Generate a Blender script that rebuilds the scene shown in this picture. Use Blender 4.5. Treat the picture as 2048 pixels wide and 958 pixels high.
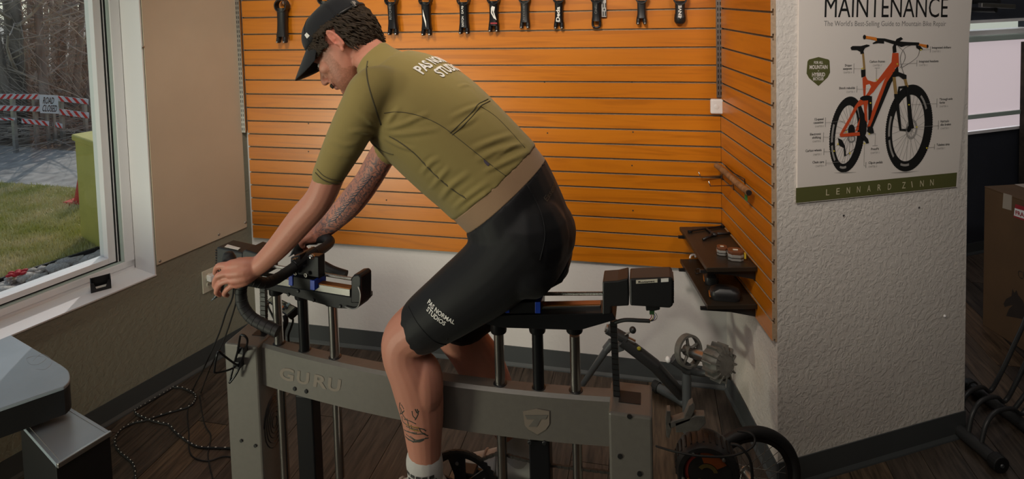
import bpy, bmesh, math, random
import numpy as np
from mathutils import Vector, Matrix, Quaternion
from mathutils.bvhtree import BVHTree

random.seed(7)
for o in list(bpy.data.objects):
    bpy.data.objects.remove(o)
scene = bpy.context.scene
COL = scene.collection

# ------------------------------------------------------------------ camera
FOC, CX, CY = 1200.0, 1024.0, 50.04          # pixels of the 2048 x 958 frame
CAM = np.array([2.17156, -2.84819, 1.879])
def _basis(yaw, pitch, roll):
    f = np.array([math.sin(yaw)*math.cos(pitch), math.cos(yaw)*math.cos(pitch), -math.sin(pitch)])
    r = np.array([math.cos(yaw), -math.sin(yaw), 0.0]); d = np.cross(f, r)
    c, s = math.cos(roll), math.sin(roll)
    return np.array([c*r+s*d, -s*r+c*d, f])
BAS = _basis(-.22281, .05202, .02711)
cd = bpy.data.cameras.new('camera'); cam = bpy.data.objects.new('camera', cd); COL.objects.link(cam)
cd.sensor_fit = 'HORIZONTAL'; cd.sensor_width = 36.0; cd.lens = 36.0*FOC/2048.0
cd.shift_y = (CY-479.0)/2048.0; cd.clip_start = 0.05; cd.clip_end = 200
_m = Matrix.Identity(4)
for i in range(3):
    _m[i][0] = BAS[0][i]; _m[i][1] = -BAS[1][i]; _m[i][2] = -BAS[2][i]; _m[i][3] = CAM[i]
cam.matrix_world = _m
scene.camera = cam

# ------------------------------------------------------------------ light
sv = scene.view_settings
sv.view_transform = 'Standard'; sv.look = 'None'; sv.gamma = 1.0; sv.use_curve_mapping = False
sv.exposure = 0.0
world = bpy.data.worlds.new('sky'); scene.world = world; world.use_nodes = True
wn = world.node_tree.nodes; wl = world.node_tree.links
bg = wn['Background']
sky = wn.new('ShaderNodeTexSky'); sky.sky_type = 'HOSEK_WILKIE'; sky.turbidity = 5.0
sky.sun_direction = Vector((-.45, .89, .75)).normalized()
hsv = wn.new('ShaderNodeHueSaturation'); hsv.inputs['Saturation'].default_value = 0.75
wl.new(sky.outputs[0], hsv.inputs['Color']); wl.new(hsv.outputs[0], bg.inputs['Color'])
bg.inputs['Strength'].default_value = 3.2

def lamp(kind, name, loc, target, energy, color, **kw):
    d = bpy.data.lights.new(name, kind); d.energy = energy; d.color = color
    for k, v in kw.items(): setattr(d, k, v)
    o = bpy.data.objects.new(name, d); COL.objects.link(o); o.location = loc
    o.rotation_euler = (Vector(target)-Vector(loc)).to_track_quat('-Z', 'Y').to_euler()
    return o
lamp('SUN', 'sun_light', (-6, 8, 8), (-6+.45, 8-.89, 8-.72), 1.6, (1.0, .89, .86), angle=.01)
# unseen spots, added to brighten the slats, poster wall and rider
lamp('SPOT', 'fill_spot', (.75, -1.2, 2.62), (.62, 0, 1.3), 46, (1, .92, .80), spot_size=1.6, spot_blend=1.0, shadow_soft_size=.12)
lamp('SPOT', 'fill_spot', (1.75, -1.75, 2.62), (1.85, 0, 1.5), 104, (1, .88, .74), spot_size=1.6, spot_blend=1.0, shadow_soft_size=.15)
lamp('SPOT', 'fill_spot', (3.1, -2.1, 2.62), (3.05, -.2, 1.8), 56, (1, .93, .86), spot_size=1.35, spot_blend=1.0, shadow_soft_size=.12)
lamp('SPOT', 'fill_spot', (1.2, -2.6, 2.62), (1.45, -1.3, 1.35), 27, (1, .88, .76), spot_size=1.2, spot_blend=1.0, shadow_soft_size=.2)
lamp('AREA', 'room_fill_light', (1.4, -2.3, 2.66), (1.4, -1.6, 0), 16, (1, .93, .88), shape='RECTANGLE', size=2.4, size_y=1.6)  # unseen area light added as ambient for the room
lamp('AREA', 'slat_sheen_light', (-.9, -3.5, .40), (.62, 0, 1.3), 54, (.99, 1, .78), shape='RECTANGLE', size=.9, size_y=.38)  # unseen lamp, added low at the left for the sheen on the slats
lamp('AREA', 'shop_fill_light', (4.6, .9, 2.66), (4.6, .9, 0), 5, (1, .94, .9), shape='RECTANGLE', size=1.2, size_y=1.2)  # unseen area light added over the room beyond the pillar

# ------------------------------------------------------------------ helpers
def ray(x, y): return BAS.T @ np.array([(x-CX)/FOC, (y-CY)/FOC, 1.0])
def onplane(x, y, p0, n):
    d = ray(x, y); n = np.array(n, float)
    return CAM + d*((np.array(p0, float)-CAM) @ n/(d @ n))
def at(x, y, Y): return Vector(onplane(x, y, (0, Y, 0), (0, 1, 0)))
def atz(x, y, Z): return Vector(onplane(x, y, (0, 0, Z), (0, 0, 1)))
def atx(x, y, X): return Vector(onplane(x, y, (X, 0, 0), (1, 0, 0)))
def depth(p): return float(BAS[2] @ (np.array(p)-CAM))
def pxr(p, r): return r*depth(p)/FOC               # radius in pixels -> metres at p
def V(*a): return Vector(a)

def mat(name, col, rough=.5, metal=0.0, var=0.0, vscale=20.0, bump=0.0, bscale=60.0, col2=None, stretch=(1, 1, 1), spec=.5, rnd=0.0, detail=4.0, coat=0.0):
    m = bpy.data.materials.new(name); m.use_nodes = True
    nt = m.node_tree; N = nt.nodes; L = nt.links; b = N['Principled BSDF']
    b.inputs['Base Color'].default_value = (*col, 1); b.inputs['Roughness'].default_value = rough
    b.inputs['Metallic'].default_value = metal; b.inputs['Specular IOR Level'].default_value = spec
    b.inputs['Coat Weight'].default_value = coat
    tc = N.new('ShaderNodeTexCoord'); mp = N.new('ShaderNodeMapping'); mp.inputs['Scale'].default_value = stretch
    L.new(tc.outputs['Object'], mp.inputs['Vector'])
    if rnd:
        oi = N.new('ShaderNodeObjectInfo'); mul = N.new('ShaderNodeMath'); mul.operation = 'MULTIPLY'; mul.inputs[1].default_value = 37.0
        L.new(oi.outputs['Random'], mul.inputs[0]); L.new(mul.outputs[0], mp.inputs['Location'])
    if var or col2:
        c2 = col2 if col2 else tuple(max(0, c*(1-var)) for c in col)
        c1 = col if col2 else tuple(min(1, c*(1+var*.5)) for c in col)
        nz = N.new('ShaderNodeTexNoise'); nz.inputs['Scale'].default_value = vscale; nz.inputs['Detail'].default_value = detail
        rp = N.new('ShaderNodeValToRGB'); rp.color_ramp.elements[0].position = .32; rp.color_ramp.elements[1].position = .68
        rp.color_ramp.elements[0].color = (*c1, 1); rp.color_ramp.elements[1].color = (*c2, 1)
        L.new(mp.outputs[0], nz.inputs['Vector']); L.new(nz.outputs['Fac'], rp.inputs['Fac'])
        out = rp.outputs['Color']
        if rnd:
            hs = N.new('ShaderNodeHueSaturation'); ma = N.new('ShaderNodeMapRange')
            ma.inputs['To Min'].default_value = 1-rnd; ma.inputs['To Max'].default_value = 1+rnd
            L.new(oi.outputs['Random'], ma.inputs['Value']); L.new(ma.outputs[0], hs.inputs['Value']); L.new(out, hs.inputs['Color']); out = hs.outputs['Color']
        L.new(out, b.inputs['Base Color'])
    if bump:
        nb = N.new('ShaderNodeTexNoise'); nb.inputs['Scale'].default_value = bscale; nb.inputs['Detail'].default_value = 5
        bp = N.new('ShaderNodeBump'); bp.inputs['Strength'].default_value = bump; bp.inputs['Distance'].default_value = .01
        L.new(mp.outputs[0], nb.inputs['Vector']); L.new(nb.outputs['Fac'], bp.inputs['Height']); L.new(bp.outputs[0], b.inputs['Normal'])
    return m

class MB:
    def __init__(s): s.v = []; s.f = []
    def add(s, vs, fs):
        o = len(s.v); s.v += [tuple(v) for v in vs]; s.f += [tuple(i+o for i in f) for f in fs]; return s
    def box(s, lo, hi):
        x0, y0, z0 = lo; x1, y1, z1 = hi
        return s.add([(x0,y0,z0),(x1,y0,z0),(x1,y1,z0),(x0,y1,z0),(x0,y0,z1),(x1,y0,z1),(x1,y1,z1),(x0,y1,z1)],
                     [(3,2,1,0),(4,5,6,7),(0,1,5,4),(1,2,6,5),(2,3,7,6),(3,0,4,7)])
    def obox(s, c, ax, ay, az):            # centre and three half-axis vectors
        c = Vector(c); ax, ay, az = Vector(ax), Vector(ay), Vector(az)
        vs = [c+i*ax+j*ay+k*az for k in (-1, 1) for i, j in ((-1,-1),(1,-1),(1,1),(-1,1))]
        return s.add(vs, [(3,2,1,0),(4,5,6,7),(0,1,5,4),(1,2,6,5),(2,3,7,6),(3,0,4,7)])
    def prism(s, poly, ext):               # polygon (list of 3D points) pushed along ext
        n = len(poly); ext = Vector(ext); p = [Vector(q) for q in poly]
        return s.add(p+[q+ext for q in p], [tuple(range(n-1, -1, -1)), tuple(range(n, 2*n))]+[(i, (i+1) % n, n+(i+1) % n, n+i) for i in range(n)])
    def tube(s, pts, r, seg=10, cap=True, closed=False, flat=None):
        pts = [Vector(p) for p in pts]; n = len(pts); rs = r if isinstance(r, (list, tuple)) else [r]*n
        t0 = (pts[1]-pts[0]).normalized(); up = V(0, 0, 1) if abs(t0.z) < .9 else V(1, 0, 0)
        nx = t0.cross(up).normalized(); vs = []; fs = []; prev = t0
        for i, p in enumerate(pts):
            if closed: t = (pts[(i+1) % n]-pts[i-1]).normalized()
            elif i == 0: t = t0
            elif i == n-1: t = (pts[-1]-pts[-2]).normalized()
            else: t = ((pts[i+1]-p).normalized()+(p-pts[i-1]).normalized()).normalized()
            nx = (prev.rotation_difference(t) @ nx); nx = (nx-t*nx.dot(t)).normalized(); ny = t.cross(nx); prev = t
            for k in range(seg):
                a = 2*math.pi*k/seg; vs.append(p+(nx*math.cos(a)+ny*math.sin(a))*rs[i])
        for i in range(n if closed else n-1):
            a, b = i*seg, ((i+1) % n)*seg
            for k in range(seg): fs.append((a+k, a+(k+1) % seg, b+(k+1) % seg, b+k))
        if cap and not closed: fs += [tuple(range(seg-1, -1, -1)), tuple(range((n-1)*seg, n*seg))]
        return s.add(vs, fs)
    def cyl(s, a, b, r, seg=16, r2=None): return s.tube([a, b], [r, r if r2 is None else r2], seg)
    def lathe(s, prof, org, axis, seg=24):  # prof: (radius, height along axis)
        org = Vector(org); ax = Vector(axis).normalized(); e1 = ax.orthogonal().normalized(); e2 = ax.cross(e1); n = len(prof); vs = []; fs = []
        for r, h in prof:
            for k in range(seg):
                a = 2*math.pi*k/seg; vs.append(org+ax*h+(e1*math.cos(a)+e2*math.sin(a))*max(r, 1e-5))
        for i in range(n-1):
            for k in range(seg): fs.append((i*seg+k, i*seg+(k+1) % seg, (i+1)*seg+(k+1) % seg, (i+1)*seg+k))
        fs += [tuple(range(seg-1, -1, -1)), tuple(range((n-1)*seg, n*seg))]
        return s.add(vs, fs)
    def ell(s, c, r, seg=20, rings=12, R=None):
        vs = []; fs = []; c = Vector(c)
        for i in range(rings+1):
            th = math.pi*i/rings
            for k in range(seg):
                ph = 2*math.pi*k/seg
                q = V(r[0]*math.sin(th)*math.cos(ph), r[1]*math.sin(th)*math.sin(ph), r[2]*math.cos(th))
                if R is not None: q = R @ q
                vs.append(c+q)
        for i in range(rings):
            for k in range(seg): fs.append((i*seg+k, (i+1)*seg+k, (i+1)*seg+(k+1) % seg, i*seg+(k+1) % seg))
        return s.add(vs, fs)
    def rings(s, rs, cap=True):             # list of vertex rings
        n = len(rs[0]); vs = [v for r in rs for v in r]; fs = []
        for i in range(len(rs)-1):
            for k in range(n): fs.append((i*n+k, i*n+(k+1) % n, (i+1)*n+(k+1) % n, (i+1)*n+k))
        if cap: fs += [tuple(range(n-1, -1, -1)), tuple(range((len(rs)-1)*n, len(rs)*n))]
        return s.add(vs, fs)

def spline(pts, n=8, closed=False):
    P = [Vector(p) for p in pts]; out = []; m = len(P)
    for i in range(m if closed else m-1):
        if closed: a, b, c, d = P[i-1], P[i], P[(i+1) % m], P[(i+2) % m]
        else: a, b, c, d = P[max(i-1, 0)], P[i], P[i+1], P[min(i+2, m-1)]
        for k in range(n):
            t = k/n; out.append(.5*((2*b)+(c-a)*t+(2*a-5*b+4*c-d)*t*t+(3*b-a-3*c+d)*t**3))
    if not closed: out.append(P[-1])
    return out

def mesh_of(mb, name, origin=(0, 0, 0), weld=False):
    me = bpy.data.meshes.new(name); o = Vector(origin)
    me.from_pydata([Vector(v)-o for v in mb.v], [], mb.f); bm = bmesh.new(); bm.from_mesh(me)
    if weld: bmesh.ops.remove_doubles(bm, verts=bm.verts, dist=1e-5)
    bmesh.ops.recalc_face_normals(bm, faces=bm.faces); bm.to_mesh(me); bm.free(); return me

ORG = {}
def obj(name, mb, m, parent=None, smooth=False, bevel=0.0, bseg=2, me=None, weld=False, label=None):
    org = ORG.get(parent.name, Vector((0, 0, 0))) if parent else Vector((0, 0, 0))
    me = mesh_of(mb, name, org, weld) if me is None else me
    o = bpy.data.objects.new(name, me); COL.objects.link(o)
    if m: me.materials.append(m)
    if smooth:
        for p in me.polygons: p.use_smooth = True
        if smooth == 'auto': me.set_sharp_from_angle(angle=math.radians(38))
    if bevel:
        bv = o.modifiers.new('bevel', 'BEVEL'); bv.width = bevel; bv.segments = bseg; bv.limit_method = 'ANGLE'; bv.angle_limit = .7
    if parent: o.parent = parent; ORG[o.name] = org
    if label: o['label'] = label
    return o
def tag(o, label, cat, group=None, kind=None):
    o['label'] = label; o['category'] = cat
    if group: o['group'] = group
    if kind: o['kind'] = kind
    return o
def thing(name, label, cat, loc=(0, 0, 0), group=None):
    o = bpy.data.objects.new(name, None); COL.objects.link(o); o.location = loc; o.empty_display_size = .05
    ORG[o.name] = Vector(loc); tag(o, label, cat, group); return o
def struct(name, mb, m, parent=None, **k):
    o = obj(name, mb, m, parent, **k)
    if not parent: o['kind'] = 'structure'
    return o

def baked(o):                                # apply modifiers, return a mesh
    dg = bpy.context.evaluated_depsgraph_get(); dg.update(); return bpy.data.meshes.new_from_object(o.evaluated_get(dg))
def remeshed(mb, name, voxel, smooth_it=4, factor=.5):
    me = mesh_of(mb, name); o = bpy.data.objects.new(name, me); COL.objects.link(o)
    r = o.modifiers.new('r', 'REMESH'); r.mode = 'VOXEL'; r.voxel_size = voxel; r.use_smooth_shade = True
    if smooth_it:
        s = o.modifiers.new('s', 'SMOOTH'); s.iterations = smooth_it; s.factor = factor
    out = baked(o); bpy.data.objects.remove(o); bpy.data.meshes.remove(me); out.name = name
    for p in out.polygons: p.use_smooth = True
    return out
def bvh_of(me): return BVHTree.FromPolygons([v.co.copy() for v in me.vertices], [tuple(p.vertices) for p in me.polygons])
def hit_px(bvh, x, y, off=.0015):            # first surface met along the sight line of a photo point
    d = Vector(ray(x, y)).normalized(); loc, n, i, dist = bvh.ray_cast(Vector(CAM), d)
    if loc is None:
        q = Vector(CAM)+d*1.5; loc, n, i, dist = bvh.find_nearest(q)
        for _ in range(4):
            t = (loc-Vector(CAM)).dot(d); loc, n, i, dist = bvh.find_nearest(Vector(CAM)+d*t)
    if n.dot(d) > 0: n = -n
    return loc+n*off, n

def text_mesh(txt, p0, p1, height, normal, bold=0.0, thick=.0004, shear=0.0, snap=None, snap_off=.0012):
    """flat lettering from p0 to p1, cap height `height`, facing `normal`"""
    cu = bpy.data.curves.new('txt', 'FONT'); cu.body = txt; cu.size = 1.0; cu.offset = bold; cu.extrude = 0; cu.resolution_u = 3; cu.shear = shear
    o = bpy.data.objects.new('txt', cu); COL.objects.link(o); me = baked(o)
    bpy.data.objects.remove(o); bpy.data.curves.remove(cu)
    xs = [v.co.x for v in me.vertices]; x0, x1 = min(xs), max(xs); n = Vector(normal).normalized()
    p0, p1 = Vector(p0), Vector(p1); X = (p1-p0); W = X.length; X.normalize(); Y = n.cross(X).normalized()
    if snap:
        bm = bmesh.new(); bm.from_mesh(me); bmesh.ops.triangulate(bm, faces=bm.faces)
        for _ in range(2): bmesh.ops.subdivide_edges(bm, edges=[e for e in bm.edges if e.calc_length() > .12], cuts=1)
        bmesh.ops.triangulate(bm, faces=bm.faces); bm.to_mesh(me); bm.free()
    mb = MB(); vs = []
    for v in me.vertices:
        p = p0+X*((v.co.x-x0)/(x1-x0)*W)+Y*(v.co.y/.69*height)
        if snap:
            loc, nn, i, d = snap.ray_cast(p+n*.14, -n)
            if loc is None: loc, nn, i, d = snap.find_nearest(p)
            if nn.dot(n) < 0: nn = -nn
            p = loc+nn*snap_off
        vs.append(p)
    mb.add(vs, [tuple(p.vertices) for p in me.polygons])
    bpy.data.meshes.remove(me); return mb
def poly_area(p, poly):                      # point in polygon, 2D
    x, y = p; c = False; j = len(poly)-1
    for i in range(len(poly)):
        if (poly[i][1] > y) != (poly[j][1] > y) and x < (poly[j][0]-poly[i][0])*(y-poly[i][1])/(poly[j][1]-poly[i][1])+poly[i][0]: c = not c
        j = i
    return c
# ------------------------------------------------------------------ materials
def slat_mat(name, stretch):
    m = bpy.data.materials.new(name); m.use_nodes = True; nt = m.node_tree; N = nt.nodes; L = nt.links; b = N['Principled BSDF']
    tc = N.new('ShaderNodeTexCoord'); mp = N.new('ShaderNodeMapping'); mp.inputs['Scale'].default_value = stretch
    oi = N.new('ShaderNodeObjectInfo'); mu = N.new('ShaderNodeMath'); mu.operation = 'MULTIPLY'; mu.inputs[1].default_value = 53.0
    L.new(oi.outputs['Random'], mu.inputs[0]); L.new(mu.outputs[0], mp.inputs['Location']); L.new(tc.outputs['Object'], mp.inputs['Vector'])
    n1 = N.new('ShaderNodeTexNoise'); n1.inputs['Scale'].default_value = 2.2; n1.inputs['Detail'].default_value = 3; n1.inputs['Distortion'].default_value = 1.4
    L.new(mp.outputs[0], n1.inputs['Vector'])
    wv = N.new('ShaderNodeMath'); wv.operation = 'MULTIPLY'; wv.inputs[1].default_value = 15.0; L.new(n1.outputs['Fac'], wv.inputs[0])
    sn = N.new('ShaderNodeMath'); sn.operation = 'SINE'; L.new(wv.outputs[0], sn.inputs[0])
    r = N.new('ShaderNodeValToRGB'); e = r.color_ramp.elements; e[0].position = 0; e[0].color = (.48, .140, .002, 1); e[1].position = 1; e[1].color = (.60, .185, .004, 1)
    x = e.new(.45); x.color = (.55, .163, .003, 1)
    mr = N.new('ShaderNodeMapRange'); mr.inputs['From Min'].default_value = -1; L.new(sn.outputs[0], mr.inputs['Value']); L.new(mr.outputs[0], r.inputs['Fac'])
    L.new(r.outputs['Color'], b.inputs['Base Color']); b.inputs['Roughness'].default_value = .34; b.inputs['Specular IOR Level'].default_value = .8
    return m
def wall_mat(name, col, strength, scale=26.0, col2=None):
    m = mat(name, col, .75, spec=.25); nt = m.node_tree; N = nt.nodes; L = nt.links; b = N['Principled BSDF']
    tc = N.new('ShaderNodeTexCoord'); nz = N.new('ShaderNodeTexNoise'); nz.inputs['Scale'].default_value = scale; nz.inputs['Detail'].default_value = 4; nz.inputs['Distortion'].default_value = .5
    n2 = N.new('ShaderNodeTexNoise'); n2.inputs['Scale'].default_value = scale*3.1; n2.inputs['Detail'].default_value = 3
    rp = N.new('ShaderNodeValToRGB'); rp.color_ramp.elements[0].position = .44; rp.color_ramp.elements[1].position = .56
    mx = N.new('ShaderNodeMath'); mx.operation = 'MULTIPLY_ADD'; mx.inputs[1].default_value = .35
    bp = N.new('ShaderNodeBump'); bp.inputs['Strength'].default_value = strength; bp.inputs['Distance'].default_value = .006
    L.new(tc.outputs['Object'], nz.inputs['Vector']); L.new(tc.outputs['Object'], n2.inputs['Vector']); L.new(nz.outputs['Fac'], rp.inputs['Fac'])
    L.new(n2.outputs['Fac'], mx.inputs[0]); L.new(rp.outputs['Color'], mx.inputs[2]); L.new(mx.outputs[0], bp.inputs['Height']); L.new(bp.outputs[0], b.inputs['Normal'])
    return m
def floor_mat():
    m = bpy.data.materials.new('plank_wood'); m.use_nodes = True; nt = m.node_tree; N = nt.nodes; L = nt.links; b = N['Principled BSDF']
    tc = N.new('ShaderNodeTexCoord'); mp = N.new('ShaderNodeMapping'); mp.inputs['Scale'].default_value = (1, .1, 1)
    oi = N.new('ShaderNodeObjectInfo'); mu = N.new('ShaderNodeMath'); mu.operation = 'MULTIPLY'; mu.inputs[1].default_value = 91.0
    L.new(oi.outputs['Random'], mu.inputs[0]); L.new(mu.outputs[0], mp.inputs['Location']); L.new(tc.outputs['Object'], mp.inputs['Vector'])
    nz = N.new('ShaderNodeTexNoise'); nz.inputs['Scale'].default_value = 60; nz.inputs['Detail'].default_value = 6; nz.inputs['Distortion'].default_value = .8; L.new(mp.outputs[0], nz.inputs['Vector'])
    rp = N.new('ShaderNodeValToRGB'); e = rp.color_ramp.elements; e[0].position = .3; e[0].color = (.030, .024, .020, 1); e[1].position = .75; e[1].color = (.130, .103, .083, 1)
    L.new(nz.outputs['Fac'], rp.inputs['Fac'])
    rc = N.new('ShaderNodeValToRGB'); e = rc.color_ramp.elements; rc.color_ramp.interpolation = 'CONSTANT'
    e[0].position = 0; e[0].color = (.75, .70, .66, 1); e[1].position = .3; e[1].color = (1.2, 1.0, .78, 1); x = e.new(.5); x.color = (.95, .86, .80, 1); x = e.new(.72); x.color = (.62, .56, .54, 1); x = e.new(.86); x.color = (1.5, 1.15, .8, 1)
    L.new(oi.outputs['Random'], rc.inputs['Fac'])
    mx = N.new('ShaderNodeMix'); mx.data_type = 'RGBA'; mx.blend_type = 'MULTIPLY'; mx.inputs[0].default_value = 1
    L.new(rp.outputs['Color'], mx.inputs[6]); L.new(rc.outputs['Color'], mx.inputs[7]); L.new(mx.outputs[2], b.inputs['Base Color'])
    bp = N.new('ShaderNodeBump'); bp.inputs['Strength'].default_value = .25; bp.inputs['Distance'].default_value = .003; L.new(nz.outputs['Fac'], bp.inputs['Height']); L.new(bp.outputs[0], b.inputs['Normal'])
    b.inputs['Roughness'].default_value = .5; return m
M = {}
M['slat'] = slat_mat('orange_laminate', (.55, .55, 9.0)); M['mdf'] = mat('raw_board', (.42, .30, .20), .8, var=.15, vscale=90)
M['white_wall'] = wall_mat('white_textured_wall', (.72, .69, .68), .06, 42); M['pillar'] = wall_mat('knockdown_wall', (.74, .69, .64), .26, 52)
M['olive_wall'] = wall_mat('olive_textured_wall', (.265, .255, .200), .20, 42)
M['white'] = mat('white_vinyl', (.86, .84, .85), .35); M['pale_green'] = mat('pale_grey_green_vinyl', (.50, .60, .56), .4)
M['panel'] = mat('tan_panel', (.66, .55, .42), .4, var=.06, vscale=3); M['navy'] = mat('navy_paint', (.030, .034, .048), .7, var=.15, vscale=6)
M['base'] = mat('charcoal_cove_base', (.062, .068, .072), .5); M['plank'] = floor_mat(); M['dark'] = mat('dark_subfloor', (.02, .016, .013), .9)
M['black'] = mat('black_plastic', (.012, .012, .013), .42); M['black_satin'] = mat('black_anodised', (.014, .014, .016), .3, .4)
M['black_rubber'] = mat('black_rubber', (.010, .010, .011), .62); M['steel'] = mat('brushed_steel', (.52, .50, .48), .25, 1.0)
M['zinc'] = mat('zinc_steel', (.42, .41, .40), .38, 1.0, var=.1); M['grey'] = mat('warm_grey_powder_coat', (.150, .138, .122), .42, .1, var=.05, vscale=60)
M['ceiling'] = mat('ceiling_paint', (.45, .43, .40), .9); M['shell'] = mat('shop_wall_paint', (.22, .20, .18), .9)
M['blue'] = mat('blue_plastic', (.012, .05, .42), .35); M['screw'] = mat('screw_metal', (.45, .44, .42), .35, .9)
M['print_dark'] = mat('dark_print', (.03, .028, .028), .6); M['print_white'] = mat('white_print', (.80, .78, .74), .6)
M['cream'] = mat('cream_plastic', (.60, .56, .46), .4)
def glass_mat():
    m = bpy.data.materials.new('window_glass'); m.use_nodes = True; nt = m.node_tree; N = nt.nodes; L = nt.links; N.remove(N['Principled BSDF'])
    t = N.new('ShaderNodeBsdfTransparent'); t.inputs[0].default_value = (.93, .96, .95, 1); g = N.new('ShaderNodeBsdfGlossy'); g.inputs['Roughness'].default_value = .02
    mx = N.new('ShaderNodeMixShader'); mx.inputs[0].default_value = .045
    L.new(t.outputs[0], mx.inputs[1]); L.new(g.outputs[0], mx.inputs[2]); L.new(mx.outputs[0], N['Material Output'].inputs[0]); return m
M['glass'] = glass_mat()

# ------------------------------------------------------------------ shell
PITCH = .0762; WID, RD = 2.48963, .54657
def zf(i):
    j = min(i, 17)
    return .569+PITCH*(j+.00514*(j*j-16*j)+.00099*j*(j-16)*(j-8))+max(0, i-17)*.083
TH = -.29196
LU = V(math.tan(TH), -1, 0).normalized(); LN = V(1, math.tan(TH), 0).normalized()      # along / out of the window wall
def LW(t, z, d=0.0): return LU*t-LN*d+V(0, 0, z)                                         # d grows outwards
def on_left(x, y, d=0.0): return Vector(onplane(x, y, -LN*d, LN))
RU = V(.2053, -1, 0).normalized(); RN = V(-1, -.2053, 0).normalized(); R0 = V(WID, 0, 0)
RL = RD*math.sqrt(1+.2053**2)
def RW(t, z, d=0.0): return R0+RU*t+RN*d+V(0, 0, z)                                      # d into the room
def on_right(x, y, d=0.0): return Vector(onplane(x, y, R0+RN*d, RN))
PE = RW(RL, 0, -.019); PD = V(.749, .406, 0).normalized(); PN = V(.406, -.749, 0).normalized()
def PW(s, z, d=0.0): return PE+PD*s+PN*d+V(0, 0, z)
def on_pillar(x, y, d=0.0): return Vector(onplane(x, y, PE+PN*d, PN))
def ps(p): return (p-PE).dot(PD)

# floor: planks are its pieces
FOOT = [LW(4.2, 0, .24), LW(-.1, 0, .24), V(2.6, .12, 0), V(2.9, .5, 0), V(2.9, 3.2, 0), V(7.5, 3.2, 0), V(7.5, -4.2, 0), V(LW(4.2, 0, .24).x, -4.2, 0)]
fl = struct('floor', MB().prism([p+V(0, 0, -.06) for p in FOOT], (0, 0, .054)), M['dark'])
plank_me = None; cnt = 0
W_PL, L_PL = .152, 1.22
mb = MB().box((0, 0, -.006), (W_PL-.0025, L_PL-.0025, 0)); plank_me = mesh_of(mb, 'plank'); plank_me.materials.append(M['plank'])
half = {}
for ix in range(-9, 37):
    x0 = .02+ix*W_PL
    y0 = -2.3+((ix*0.37) % 1.0)*L_PL-L_PL
    while y0 < 2.3:
        lo, hi = max(y0, -2.3), min(y0+L_PL, 2.4)
        wall_y = -x0/.3006
        ok = hi-lo > .1 and (x0 > -.72) and (x0 < 2.9 or x0 < 5.2)
        cx, cy = x0+W_PL/2, (lo+hi)/2
        if x0 < 2.3 and lo > 0.05: ok = False
        if x0 < -.05 and lo > wall_y+.1: ok = False
        if cx > 2.7 and lo > .02+(cx-2.6)*.55 and cx < 3.3: ok = False
        if ok:
            if abs(hi-lo-L_PL) < 1e-6 : me = plank_me
            else:
                k = (round(hi-lo, 3)); me = half.get(k)
                if me is None:
                    me = mesh_of(MB().box((0, 0, -.006), (W_PL-.0025, hi-lo-.0025, 0)), 'plank'); me.materials.append(M['plank']); half[k] = me
            o = bpy.data.objects.new('plank', me); COL.objects.link(o); o.location = (x0, lo, random.uniform(-.0006, .0002)); o.parent = fl; cnt += 1
        y0 += L_PL
struct('ceiling', MB().prism([p+V(0, 0, 2.7) for p in FOOT], (0, 0, .05)), M['ceiling'])
struct('wall_back', MB().box((-.05, .019, 0), (2.7, .12, 2.7)), M['white_wall'])
def lbox(m, t0, t1, z0, z1, d0, d1):
    return m.prism([LW(t0, z0, d0), LW(t1, z0, d0), LW(t1, z1, d0), LW(t0, z1, d0)], -LN*(d1-d0))
wl_ = MB(); lbox(wl_, -.03, 3.6, 0, .575, 0, .25); lbox(wl_, -.03, .5085, .575, 2.7, 0, .25); lbox(wl_, .5085, 3.6, 2.36, 2.7, 0, .25); lbox(wl_, 3.25, 3.6, .575, 2.36, 0, .25)
struct('wall_left', wl_, M['olive_wall'])
# right return wall and the broad pillar that carries the poster: one solid
PLEN = (ps(on_pillar(1970, 0))+ps(on_pillar(1898, 840)))/2
struct('wall_right', MB().prism([PE, PW(PLEN, 0), PW(PLEN, 0)+V(.12, .30, 0), V(2.51, .35, 0), V(2.51, .019, 0)], (0, 0, 2.7)), M['pillar'])
struct('wall_rear', MB().box((-1.6, -4.3, 0), (7.5, -4.2, 2.7)), M['shell'])
struct('wall_far_right', MB().box((7.4, -4.2, 0), (7.5, 3.2, 2.7)), M['shell'])
struct('wall_side', MB().box((-1.6, -4.2, 0), (-1.15, -3.4, 2.7)), M['shell'])
# cove base
def base_run(name, a, b, nrm, h=.10):
    a, b, nrm = Vector(a), Vector(b), Vector(nrm).normalized(); z = V(0, 0, 1)
    pr = [a, a+nrm*.014, a+nrm*.0125+z*.006, a+nrm*.005+z*.018, a+nrm*.004+z*h, a+z*h]
    return struct(name, MB().prism(pr, b-a), M['base'])
base_run('baseboard_back', (.0, .019, 0), (2.5, .019, 0), (0, -1, 0))
base_run('baseboard_left', LW(0, 0), LW(3.4, 0), LN)
base_run('baseboard_right', RW(0, 0, -.019), RW(RL, 0, -.019), RN)
base_run('baseboard_front', PW(0, 0), PW(PLEN+.003, 0), PN, .105)
base_run('baseboard_pillar', PW(PLEN, 0), PW(PLEN, 0)+V(.12, .30, 0), PD)

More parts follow.
